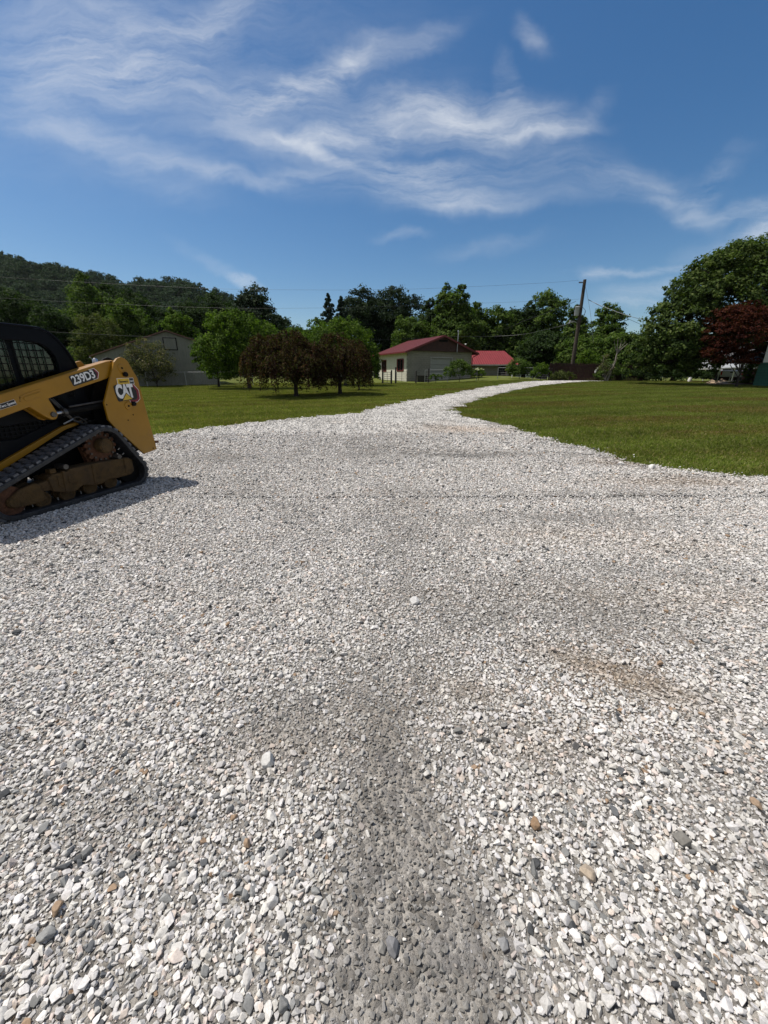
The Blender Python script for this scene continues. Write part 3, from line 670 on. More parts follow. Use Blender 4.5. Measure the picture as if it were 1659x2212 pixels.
def track(Y):
    y0, y1 = sorted((Y(0.0), Y(.32)))
    out = resample(hull(WH), 160); inn = resample(hull([(x, z, r - .052) for x, z, r in WH]), 160)
    # start both loops at the same angle so that quads do not twist
    st = lambda P: np.roll(P, -int(np.argmax(P[:, 0])), 0)
    out, inn = st(out), st(inn)
    t = MB().ring([tuple(p) for p in out], [tuple(p) for p in inn], y0, y1).build('track', M['rubber'], loader, bevel=.008)
    lug = MB(); m = 52; o2 = resample([tuple(p) for p in out], m * 8)
    for i in range(m):
        k = i * 8; p = o2[k]; q = o2[(k + 1) % len(o2)]; d = (q - p) / np.linalg.norm(q - p); nn = np.array([d[1], -d[0]])
        for (a, b, sh) in ((.012, .10, 0), (.112, .208, .026), (.22, .308, 0)):
            pp = p + d * sh; c = [pp - d * .030 - nn * .006, pp + d * .030 - nn * .006, pp + d * .025 + nn * .024, pp - d * .025 + nn * .024]
            lug.prism([tuple(x) for x in c], *sorted((Y(a), Y(b))))
    lug.build('tread_lugs', M['tread'], t)['kind'] = 'stuff'
    ins = MB(); o3 = resample([tuple(p) for p in inn], 46)
    for i in range(46):
        p = o3[i]; q = o3[(i + 1) % 46]; d = (q - p) / np.linalg.norm(q - p); nn = np.array([d[1], -d[0]])
        c = [p - d * .0045 - nn * .036, p + d * .0045 - nn * .036, p + d * .0045 + nn * .003, p - d * .0045 + nn * .003]
        ins.prism([tuple(x) for x in c], *sorted((Y(.17), Y(.18))))
    ins.build('light_slit_lugs', M['slit_pale'], t)['kind'] = 'stuff'  # inner lugs coloured pale to stand in for slits of light
    # undercarriage casting in three pieces
    fr = MB()
    fr.prism([(-1.20, .20), (-1.22, .36), (-1.16, .40), (-1.0, .395), (-.96, .42), (-.60, .425), (-.18, .41), (-.12, .37), (-.12, .21), (-.18, .17), (-.40, .165), (-.50, .18), (-.62, .145), (-.74, .15), (-.85, .19), (-.95, .14), (-1.05, .14)], *sorted((Y(.035), Y(.24))))
    fr.prism([(-1.34, .22), (-1.34, .32), (-1.19, .345), (-1.19, .215)], *sorted((Y(.06), Y(.22))))
    fr.prism([(-1.66, .15), (-1.66, .22), (-1.52, .31), (-1.35, .345), (-1.30, .30), (-1.28, .13), (-1.40, .11), (-1.6, .12)], *sorted((Y(.045), Y(.085))))
    fr.prism([(-1.66, .15), (-1.66, .22), (-1.52, .31), (-1.35, .345), (-1.30, .30), (-1.28, .13), (-1.40, .11), (-1.6, .12)], *sorted((Y(.20), Y(.24))))
    f = fr.build('track_frame', M['dirty_yellow'], loader, bevel=.016)
    for pl, ya in ((((-1.08, .17), (-1.06, .41), (-1.03, .41), (-1.04, .16)), .022), (((-.72, .17), (-.70, .41), (-.67, .41), (-.68, .16)), .022), (((-1.13, .24), (-1.13, .36), (-1.09, .36), (-1.09, .23)), .024), (((-1.01, .25), (-1.01, .35), (-.90, .355), (-.90, .24)), .026), (((-.26, .205), (-.26, .405), (-.235, .405), (-.235, .2)), .024)):
        MB().prism(list(pl), *sorted((Y(ya), Y(.06)))).build('casting_rib', M['dirty_yellow'], f, bevel=.006)
    for x, z in ((-1.0, .455), (-.30, .445)):
        MB().cyl_y(x, z, [(Y(.03), .014), (Y(.03), .03), (Y(.09), .033), (Y(.2), .03)], 20).build('grease_fitting', M['dark_steel'], f, smooth=True)
    MB().box(-1.16, -1.09, *sorted((Y(.07), Y(.16))), .40, .455).build('adjuster_block', M['dirty_yellow'], f, bevel=.01)
    for x in (-1.30, -1.02, -.74, -.46):
        MB().cyl_y(x, .128, [(Y(.10), .03), (Y(.10), .062), (Y(.092), .07), (Y(.09), .088), (Y(.10), .093), (Y(.12), .093), (Y(.13), .06), (Y(.2), .06), (Y(.21), .09), (Y(.26), .09)], 32).build('roller', M['dirty_yellow'], loader, smooth=True)
    ir = MB().cyl_y(-1.62, .205, [(Y(.08), .04), (Y(.09), .13), (Y(.085), .165), (Y(.14), .17), (Y(.15), .10), (Y(.19), .10), (Y(.2), .165), (Y(.25), .165)], 40).build('front_idler', M['rust'], loader, smooth=True)
    MB().cyl_y(-1.60, .19, [(Y(.035), .02), (Y(.035), .05), (Y(.09), .055)], 20).build('idler_cap', M['dirty_yellow'], ir, smooth=True)
    MB().cyl_y(-.14, .205, [(Y(.1), .04), (Y(.11), .165), (Y(.23), .165), (Y(.24), .05)], 36).build('rear_idler', M['black'], loader, smooth=True)
    # sprocket with teeth, hub in front
    te = []
    for i in range(15):
        a = 360 / 15 * i
        for da, r in ((-9, .185), (-5, .215), (5, .215), (9, .185)): te.append((-.45 + r * math.cos(R(a + da)), .60 + r * math.sin(R(a + da))))
    spk = MB().prism(te, *sorted((Y(.13), Y(.17)))).build('sprocket', M['rust'], loader, bevel=.005)
    for i in range(15):
        a = R(24 * i + 12); MB().cyl_y(-.45 + .165 * math.cos(a), .60 + .165 * math.sin(a), [(Y(.112), .014), (Y(.132), .016)], 8).build('sprocket_bolt', M['dark_steel'], spk)
    hb = MB().cyl_y(-.455, .62, [(Y(.02), .055), (Y(.015), .072), (Y(.022), .078), (Y(.022), .086), (Y(.014), .092), (Y(.03), .098), (Y(.10), .098), (Y(.105), .085), (Y(.2), .085)], 40).build('drive_hub', M['dirty_yellow'], loader, smooth=True)
    MB().prism([(-.62, .40), (-.66, .62), (-.58, .62), (-.54, .40)], *sorted((Y(.20), Y(.26)))).build('hub_bracket', M['rust'], loader)
both(track)

# rear lift towers
TW = [(-.02, 1.66), (.03, 1.705), (.09, 1.725), (.15, 1.71), (.19, 1.67), (.235, 1.56), (.285, 1.46), (.375, .43), (.33, .42), (.14, .40), (-.22, .83), (-.28, .93), (-.285, 1.15), (-.06, 1.58)]
def tower(Y):
    t = MB().prism(TW, *sorted((Y(.10), Y(.135)))).build('lift_tower', M['yellow'], loader, bevel=.006)
    inner = [(x, z) for x, z in TW if True]
    i2 = MB().prism(inner, *sorted((Y(.335), Y(.365)))); i2.prism([(.285, 1.46), (.305, 1.46), (.395, .43), (.372, .43)], *sorted((Y(.137), Y(.333))))
    i2.build('tower_inner_plate', M['black'], t, bevel=.005)
    for x, z in ((.065, 1.585), (.045, 1.09)):
        MB().cyl_y(x, z, [(Y(.088), .012), (Y(.085), .022), (Y(.09), .05), (Y(.101), .055)], 28).build('pivot_boss', M['yellow'], t, smooth=True)
        MB().cyl_y(x, z, [(Y(.082), .006), (Y(.082), .012), (Y(.09), .014)], 14).build('pin_bolt', M['black'], t, smooth=True)
    for x, z, x2, z2 in ((.092, 1.505, .045, 1.60), (.125, 1.115, .06, 1.14)):
        MB().cyl_y(x, z, [(Y(.06), .01), (Y(.058), .022), (Y(.066), .031), (Y(.098), .031)], 20).build('rubber_stop', M['black'], t, smooth=True)
        MB().tube([(x, Y(.092), z), (x2 - .02 if z < 1.3 else x2 - .02, Y(.092), z2)], .009, 8).build('retainer_bar', M['yellow'], t)
    for x, z in ((.095, .965), (.0, .90), (.31, .455), (-.26, 1.125), (-.07, 1.66)):
        MB().cyl_y(x, z, [(Y(.096), .004), (Y(.096), .008), (Y(.1005), .009)], 12).build('bolt_hole', M['black'], t)
both(tower)
MB().box(.372, .43, .10, .13, .52, .55).build('hitch_tab', M['rust'], loader)

# lift arms
ARM = [(.02, 1.685), (-.09, 1.665), (-1.46, 1.272), (-2.15, 1.06), (-2.45, .88), (-2.62, .50), (-2.66, .24), (-2.50, .22), (-2.44, .46), (-2.28, .72), (-2.0, .885), (-1.50, 1.04), (-1.12, 1.155), (-.99, 1.035), (-.93, .995), (-.875, 1.0), (-.845, 1.05), (-.86, 1.10), (-.905, 1.235), (-.13, 1.45), (-.03, 1.50)]
def arm(Y):
    a = MB().prism(ARM, *sorted((Y(.15), Y(.30)))).build('lift_arm', M['yellow'], loader, bevel=.012)
    lip = MB().prism([(-.10, 1.664), (-.33, 1.598), (-.33, 1.588), (-.10, 1.655)], *sorted((Y(.135), Y(.15))))
    br = MB().prism([(-1.10, 1.135), (-.965, 1.005), (-.93, .985), (-.90, .99), (-.98, 1.06), (-1.06, 1.14)], *sorted((Y(.30), Y(.34))))
    br.build('cylinder_bracket', M['yellow'], a, bevel=.004)
    # pressed stiffener
    P = []
    for k in range(24):
        t = 2 * math.pi * k / 24; cx = .075 * (1 if math.cos(t) > 0 else -1); x = cx + .026 * math.cos(t); z = .026 * math.sin(t)
        P.append((-1.06 + x * .96 - z * .27, 1.265 + x * .27 + z * .96))
    MB().prism(P, *sorted((Y(.142), Y(.151)))).build('pressed_stiffener', M['yellow'], a, bevel=.004)
    MB().tube([(-1.20, Y(.151), 1.215), (-1.19, Y(.151), 1.265), (-1.16, Y(.151), 1.285), (-1.03, Y(.151), 1.325), (-.97, Y(.151), 1.34)], .007, 8).build('pressed_ridge', M['yellow'], a, smooth=True)
    MB().cyl_y(-.905, 1.055, [(Y(.128), .012), (Y(.128), .028), (Y(.15), .032)], 20).build('cylinder_pin', M['dark_steel'], a, smooth=True)
    # lift cylinder
    c = MB().tube([(-.72, Y(.24), 1.065), (-.10, Y(.24), 1.13)], .042, 20).build('lift_cylinder', M['black'], loader, smooth=True)
    MB().tube([(-.90, Y(.24), 1.05), (-.71, Y(.24), 1.068)], .022, 14).build('cylinder_rod', M['steel'], c, smooth=True)
    MB().tube([(-.74, Y(.24), 1.063), (-.70, Y(.24), 1.067)], .05, 20).build('cylinder_gland', M['dark_steel'], c, smooth=True)
    MB().tube([(-.66, Y(.215), 1.125), (-.2, Y(.205), 1.172)], .011, 8).build('feed_pipe', M['dark_steel'], c, smooth=True)
both(arm)
def hose(pts, r, m='black', name='hydraulic_hose'):
    P = cr(pts, 6) if len(pts) > 2 else pts
    return MB().tube([tuple(p) for p in P], r, 8).build(name, M[m], loader, smooth=True)
for q, (dx, dz) in enumerate(((0, 0), (.03, -.03), (-.05, .03), (.08, .01))):
    hose([(-.75 + dx, .33, 1.22 + dz), (-.68 + dx, .30, 1.10 + dz), (-.60 + dx, .30, .98 + dz), (-.50 + dx, .30, .90 + dz), (-.36 + dx, .32, .92 + dz)], .013, 'black' if q % 2 else 'dark_steel')
hose([(-.62, .30, .96), (-.55, .28, .99), (-.48, .29, .95), (-.43, .30, .90)], .010, 'dark_steel', 'steel_pipe')
hose([(-.72, .30, .92), (-.66, .28, .95), (-.60, .29, .97)], .009, 'galv', 'steel_pipe')
for (x, y, z, a, b_, c_) in ((-.50, .36, 1.30, .06, .05, .09), (-.40, .38, 1.22, .05, .05, .12), (-.62, .37, 1.18, .04, .04, .10)):
    MB().box(x - a, x + a, y, y + b_, z - c_, z + c_).build('valve_block', M['dark_steel'], loader, bevel=.01)

# chassis, fenders, engine house
bd = MB().prism([(-2.05, .30), (-2.10, .95), (-.62, 1.02), (-.36, 1.30), (-.30, 1.42), (.16, 1.42), (.28, .48), (-.05, .40), (-.6, .36)], .42, WID - .42)
body = bd.build('chassis', M['black'], loader, bevel=.02)
gl = MB()
for i in range(26): gl.box(-1.98 + i * .05, -1.965 + i * .05, .405, .418, .82, 1.12)
for i in range(7): gl.box(-1.98, -.70, .400, .412, .83 + i * .045, .842 + i * .045)
gl.build('side_grille', M['cab_black'], body)
MB().prism([(-2.02, .44), (-2.02, .80), (-1.2, .80), (-.72, .97), (-.70, .80), (-1.5, .52)], .385, .405).build('side_panel', M['cab_black'], body, bevel=.006)
def fender(Y):
    MB().prism([(-2.05, .30), (-2.05, .44), (-1.55, .53), (-.72, .885), (-.45, .945), (-.45, .905), (-.70, .84), (-1.5, .47)], *sorted((Y(.34), Y(.40)))).build('fender', M['yellow'], loader, bevel=.006)
both(fender)
hd = MB().prism([(-.36, 1.43), (-.34, 1.52), (.02, 1.55), (.18, 1.50), (.20, 1.43)], .42, WID - .42).build('engine_hood', M['yellow'], loader, bevel=.02)
MB().box(.24, .30, .40, WID - .40, .50, 1.38).build('rear_door', M['yellow'], loader, bevel=.02)
ex = MB().tube([(.03, .50, 1.50), (.03, .50, 1.62)], .028, 16).build('exhaust_pipe', M['steel'], loader, smooth=True)
MB().tube([(.03, .50, 1.60), (.03, .50, 1.645), (.03, .50, 1.695), (.03, .50, 1.715)], [.032, .036, .031, .012], 18).build('exhaust_cap', M['steel'], ex, smooth=True)
MB().prism([(-.34, 1.52), (-.30, 1.655), (-.24, 1.67), (-.20, 1.62), (.08, 1.66), (.08, 1.56), (-.2, 1.5)], .40, .44).build('hood_bracket', M['yellow'], loader, bevel=.006)

# cab
O = [(-2.02, .92), (-2.16, 1.40), (-2.12, 1.90), (-2.06, 1.985), (-1.96, 2.01), (-.82, 2.015), (-.655, 2.0), (-.555, 1.955), (-.475, 1.87), (-.405, 1.75), (-.35, 1.60), (-.305, 1.40), (-.30, 1.0)]
Iw = [(-1.95, 1.16), (-2.05, 1.42), (-2.02, 1.76), (-1.99, 1.82), (-1.93, 1.85), (-.82, 1.862), (-.715, 1.85), (-.65, 1.82), (-.60, 1.775), (-.565, 1.71), (-.55, 1.62), (-.565, 1.40), (-.62, 1.27)]
def cabside(Y):
    s = MB().ring(O, Iw, *sorted((Y(.36), Y(.41)))).build('cab_side', M['cab_black'], loader, bevel=.008)
    gr = MB()
    for i in range(19):
        x = -2.02 + i * .075
        if x < -.57: gr.box(x - .0045, x + .0045, *sorted((Y(.392), Y(.40))), 1.2, 1.86 if x < -.73 else 1.79)
    for i in range(9):
        z = 1.24 + i * .075; gr.box(-2.03, -.56 if z < 1.75 else -.64, *sorted((Y(.383), Y(.391))), z - .0045, z + .0045)
    gr.build('window_guard', M['black'], s)
    MB().box(-1.02, -.945, *sorted((Y(.41), Y(.45))), 1.0, 1.88).build('cab_pillar', M['cab_black'], s)
both(cabside)
roof = MB()
prof = O[2:12]; off = [(x, z) for x, z in prof]
inn = [(x * .985 - .012 if x < -1 else x - .03, z - .035) for x, z in off]
roof.prism(off + inn[::-1], .41, WID - .41)
rf = roof.build('cab_roof', M['cab_black'], loader, bevel=.006)
rd = MB()
for yy_ in (.352, WID - .352):
    rd.tube([(x, yy_, z + .002) for x, z in cr(prof[1:], 3)], .012, 8)
rd.build('roof_rail', M['cab_black'], rf, smooth=True)
m, n, b = nt_new('cab_window_pane')
gls = N(n, 'ShaderNodeBsdfGlossy', Roughness=.05); tr = N(n, 'ShaderNodeBsdfTransparent'); tr.inputs[0].default_value = (.48, .66, .61, 1); mx = N(n, 'ShaderNodeMixShader'); mx.inputs[0].default_value = .06
n.links.new(tr.outputs[0], mx.inputs[1]); n.links.new(gls.outputs[0], mx.inputs[2]); n.links.new(mx.outputs[0], n.nodes['Material Output'].inputs[0]); M['pane'] = m
for yy_ in (.415, WID - .415):
    MB().prism(Iw, yy_ - .003, yy_ + .003).build('cab_window_pane', M['pane'], loader)
st = MB().prism([(-1.45, 1.05), (-1.42, 1.22), (-1.02, 1.22), (-.90, 1.78), (-.80, 1.80), (-.78, 1.72), (-.86, 1.05)], .60, 1.08).build('seat', M['black'], loader, bevel=.04)
MB().prism([(-.96, 1.0), (-.62, 1.36), (-.40, 1.40), (-.40, .95)], .45, WID - .45).build('cab_rear_sill', M['cab_black'], loader, bevel=.01)
for yy_ in (.52, 1.12): MB().tube([(-1.5, yy_, 1.1), (-1.5, yy_, 1.40), (-1.47, yy_, 1.46)], [.03, .025, .028], 10).build('control_lever', M['black'], loader, smooth=True)
# bucket at the front
bk = MB().ring([(-2.62, .06), (-2.62, .50), (-2.70, .62), (-3.28, .06), (-3.30, .03), (-3.0, .01)], [(-2.66, .10), (-2.66, .48), (-2.72, .58), (-3.10, .10), (-3.10, .08), (-2.9, .06)], .0, WID)
bk.build('bucket', M['dark_steel'], loader, bevel=.008)

# ---------------- markings
def text(body_, size, m, parent, loc, tilt, name, depth=.0012, bold=0.0, sx_=1.0, shear=0.0, sp_=1.0):
    c = bpy.data.curves.new(name, 'FONT'); c.body = body_; c.size = size; c.extrude = depth; c.offset = bold; c.align_x = 'CENTER'; c.align_y = 'CENTER'; c.shear = shear; c.space_character = sp_; c.resolution_u = 4
    t = bpy.data.objects.new(name + '_curve', c); col.objects.link(t)
    dg = bpy.context.evaluated_depsgraph_get(); me = bpy.data.meshes.new_from_object(t.evaluated_get(dg)); bpy.data.objects.remove(t)
    # lettering stands in the x-z plane and faces the camera side (-y)
    mt = Matrix.Translation(loc) @ Matrix.Rotation(-tilt, 4, 'Y') @ Matrix.Rotation(R(90), 4, 'X') @ Matrix.Diagonal((sx_, 1, 1, 1))
    me.transform(mt); me.materials.clear(); me.materials.append(m)
    o = bpy.data.objects.new(name, me); col.objects.link(o); o.parent = parent
    return o
def plate(poly, y, th, m, name, parent, loc, tilt):
    ca, sa = math.cos(tilt), math.sin(tilt)
    return MB().prism([(loc[0] + x * ca - z * sa, loc[2] + x * sa + z * ca) for x, z in poly], y - th, y).build(name, m, parent)
twr = next(o for o in loader.children if o.name.startswith('lift_tower')); arm_n = next(o for o in loader.children if o.name.startswith('lift_arm'))
tl = R(15.5)
# model number on the arm
lc = (-.435, .1495, 1.468)
plate([(-.165, -.062), (.165, -.062), (.178, -.05), (.178, .05), (.165, .062), (-.165, .062), (-.178, .05), (-.178, -.05)], .1497, .001, M['black_decal'], 'number_backing', arm_n, lc, tl)
plate([(.10, -.062), (.168, -.062), (.215, .0), (.178, .066), (.10, .066)], .1485, .001, M['white_decal'], 'number_arrow_border', arm_n, lc, tl)
plate([(.11, -.056), (.165, -.056), (.207, .0), (.174, .06), (.11, .06)], .1473, .001, M['red_decal'], 'number_arrow', arm_n, lc, tl)
plate([(.05, -.058), (.15, -.058), (.182, .0), (.155, .058), (.05, .058)], .1461, .001, M['black_decal'], 'number_arrow_core', arm_n, lc, tl)
text('239D3', .135, M['white_decal'], arm_n, (lc[0] - .006, .1440, lc[2] - .002), tl, 'model_number', bold=.0028, sx_=.88, sp_=.95)
# speed plate
lc = (-1.325, .1495, 1.195)
plate([(-.085, -.028), (.085, -.028), (.085, .028), (-.085, .028)], .1497, .001, M['white_decal'], 'speed_plate_border', arm_n, lc, tl)
plate([(-.083, -.026), (.083, -.026), (.083, .026), (-.083, .026)], .1485, .001, M['black_decal'], 'speed_plate', arm_n, lc, tl)
text('Two Speed', .036, M['white_decal'], arm_n, (lc[0], .1465, lc[2]), tl, 'speed_lettering', bold=.0006, shear=.2)
# dealer plate
tl2 = R(2); lc = (.085, .0995, 1.415)
plate([(-.125, -.042), (.13, -.042), (.13, .042), (-.125, .042)], .0997, .001, M['white_decal'], 'dealer_plate_border', twr, lc, tl2)
plate([(-.119, -.037), (.058, -.037), (.058, .037), (-.119, .037)], .0985, .001, M['gold_decal'], 'dealer_plate', twr, lc, tl2)
plate([(.063, -.037), (.124, -.037), (.124, .037), (.063, .037)], .0985, .001, M['black_decal'], 'dealer_plate_end', twr, lc, tl2)
text('Stowers', .043, M['black_decal'], twr, (lc[0] - .030, .0968, lc[2] - .003), tl2, 'dealer_lettering', bold=.0010, sx_=.92)
text('CAT', .030, M['white_decal'], twr, (lc[0] + .0935, .0968, lc[2]), tl2, 'small_brand_lettering', bold=.0009, sx_=.92)
# big emblem: red and black hexagon behind, white lettering on black, gold triangle
lc = (.06, .0995, 1.265); tl3 = R(3)
hexo = [(.03, -.14), (.14, -.14), (.195, -.10), (.205, .02), (.14, .112), (-.01, .112), (-.01, .02)]
plate(hexo, .0997, .001, M['white_decal'], 'emblem_border', twr, lc, tl3)
plate([(.034, -.134), (.137, -.134), (.189, -.097), (.199, .018), (.136, .106), (-.005, .106), (-.005, .02)], .0985, .001, M['red_decal'], 'emblem_red', twr, lc, tl3)
plate([(.05, -.104), (.125, -.104), (.155, -.078), (.163, .015), (.115, .084), (.05, .084)], .0973, .001, M['black_decal'], 'emblem_core', twr, lc, tl3)
plate([(-.145, -.104), (.085, -.098), (.112, -.075), (.112, .108), (.05, .112), (-.14, .112), (-.168, .092), (-.168, .02), (-.155, -.09)], .0961, .001, M['black_decal'], 'emblem_backing', twr, lc, tl3)
text('C', .235, M['white_decal'], twr, (lc[0] - .101, .0935, lc[2] + .010), tl3, 'brand_letter', bold=.0125, sx_=.62)
text('A', .235, M['white_decal'], twr, (lc[0] - .010, .0935, lc[2] + .012), tl3, 'brand_letter', bold=.0125, sx_=.60)
text('T', .235, M['white_decal'], twr, (lc[0] + .069, .0935, lc[2] + .014), tl3, 'brand_letter', bold=.0125, sx_=.62)
plate([(-.102, -.100), (.080, -.094), (-.010, .004)], .0915, .001, M['black_decal'], 'emblem_triangle_border', twr, lc, tl3)
plate([(-.086, -.094), (.064, -.088), (-.010, -.010)], .0903, .001, M['gold_decal'], 'emblem_triangle', twr, lc, tl3)
# ================================================================== hill and its forest
def hill_h(x, y):
    """wooded ridge far left, dropping to a low ridge behind the yard"""
    a = x / np.maximum(y, 1)
    top = np.interp(a, [-2.2, -1.3, -.94, -.83, -.72, -.62, -.50, -.42, -.34, -.26, -.19, 0, .3, .55, .62, .8, 2.0], [150, 120, 103, 97, 94, 88, 82, 72, 64, 42, 30, 22, 24, 34, 33, 40, 60])
    top = top + 9 * (fbm(a * 9 + 40, y * .004, .8) - .5) + 5 * (vn(a * 30 + 9, y * 0, 1) - .5)
    s = np.clip((y - 170) / 190, 0, 1); s = s * s * (3 - 2 * s) * .82 + .18 * s
    return ((top - 9) * .91 - 7) * s * (y / 360)
hx = np.linspace(-1.9, 1.7, 120); hy = np.linspace(165, 470, 40); A, Y = np.meshgrid(hx, hy); X = A * Y
Z = hill_h(X, np.minimum(Y, 360)) * np.where(Y > 365, np.clip(1 - (Y - 365) / 160, 0, 1), 1) - 1
V = np.stack([X, Y, Z], -1).reshape(-1, 3); nx = 120
I = (np.arange(39)[:, None] * nx + np.arange(nx - 1)[None]).ravel(); F = np.stack([I, I + 1, I + nx + 1, I + nx], 1)
tag(np_mesh('hill', V, F, mat('hill_floor', (.022, .032, .018), .95, var=.3, scale=.05), smooth=True), 'wooded ridge rising behind the yard', 'hill', kind='structure')
g = np.random.default_rng(77); px = []; py = []
while len(px) < 3600:
    yy = g.uniform(190, 372); aa = g.uniform(-1.35, 1.2)
    if aa > -.2 and g.uniform() > .40: continue
    if aa > -.2 and yy < 300: continue
    px.append(aa * yy); py.append(yy)
px = np.array(px); py = np.array(py); s = g.uniform(.95, 1.75, len(px))
hv = []
for i in range(5):
    bl = [(0, 0, 6.5, 3.6, 3.6, 4.6)] + [(g.uniform(-2.5, 2.5), g.uniform(-2.5, 2.5), g.uniform(4, 9), g.uniform(1.6, 2.6), g.uniform(1.6, 2.6), g.uniform(1.6, 2.8)) for q in range(5)]
    V, F, t = crown_arrays(bl, 1900, .62, 900 + i, clump=.30, per=16, shell=.78); hv.append(np_mesh('h', V, F, FO['hill'], None, t))
scatter('hillside_forest', np.stack([px, py, hill_h(px, np.minimum(py, 360)) - 2.5], 1), np.stack([0 * px, 0 * px, g.uniform(0, 6.28, len(px))], 1), np.stack([s, s, s * g.uniform(.85, 1.2, len(px))], 1), g.integers(0, 5, len(px)), np.ones((len(px), 3)), hv, 'dense forest covering the distant hillside', 'forest')

# ================================================================== trees
def rnd_blobs(h, r, seed, z0=.28, kind='round'):
    g = random.Random(seed); out = []
    if kind == 'spire':
        for i in range(46):
            t = (i + .5) / 46; q = r * (1 - t) ** .75 + .10; an = 2.4 * i
            out.append((math.cos(an) * q * .5, math.sin(an) * q * .5, h * (.10 + .87 * t), q * .55, q * .55, h * .035 + .12))
        out.append((0, 0, h * .975, .14, .14, h * .03)); return out
    if kind == 'poplar':
        for i in range(10):
            t = (i + .5) / 10; z = h * (z0 + (.97 - z0) * t); q = r * (.55 + .6 * math.sin(math.pi * min(1, t * 1.05)) ** .8) * (1 - .45 * t)
            an = g.uniform(0, 6.28); out.append((math.cos(an) * r * .35 * (1 - t * .6), math.sin(an) * r * .35 * (1 - t * .6), z, q * .95, q * .95, h * .13))
        return out
    if kind == 'pine':
        for i in range(20):
            t = (i + g.uniform(0, 1)) / 20; an = g.uniform(0, 6.28); rr = r * math.sin(math.pi * (.18 + .74 * t)) * g.uniform(.3, .85)
            out.append((math.cos(an) * rr, math.sin(an) * rr, h * (.25 + .70 * t), r * g.uniform(.38, .55), r * g.uniform(.38, .55), r * g.uniform(.28, .42)))
        out.append((0, 0, h * .62, r * .68, r * .68, h * .30)); return out
    for i in range(13):
        t = i / 12; an = 2.4 * i + g.uniform(-.4, .4); zz = z0 + (.93 - z0) * t; rr = r * .62 * math.sin(math.pi * (.2 + .68 * t))
        q = r * g.uniform(.42, .60); out.append((math.cos(an) * rr, math.sin(an) * rr, h * zz, q, q, q * .85))
    out.append((0, 0, h * .6, r * .62, r * .62, h * .26)); return out
TG = 'trees behind the yard'
def tree(u, vtop, hw, y, kind, m, label, n=7000, leaf=.24, seed=0, vbase=None, group=TG, name='broadleaf_tree', cat='tree', **kw):
    b = gp(u, y); h = W(u, vtop, y)[2] - b.z; r = hw * y / 881.
    t = thing(name, b, label, cat, group=group); bl = rnd_blobs(h * 1.04, r * 1.02, seed, kind=kind)
    crown('crown', bl, n, leaf, seed + 1, FO[m], t, **kw)
    trunk_mesh(t, h * (.9 if kind in ('pine', 'spire', 'poplar') else .55), max(.10, min(.3, r * .09)), bl, seed + 2, nl=6)
    return t
PK = dict(clump=.40, up=.2, flat=.6); BK = dict(clump=.34, up=.45)
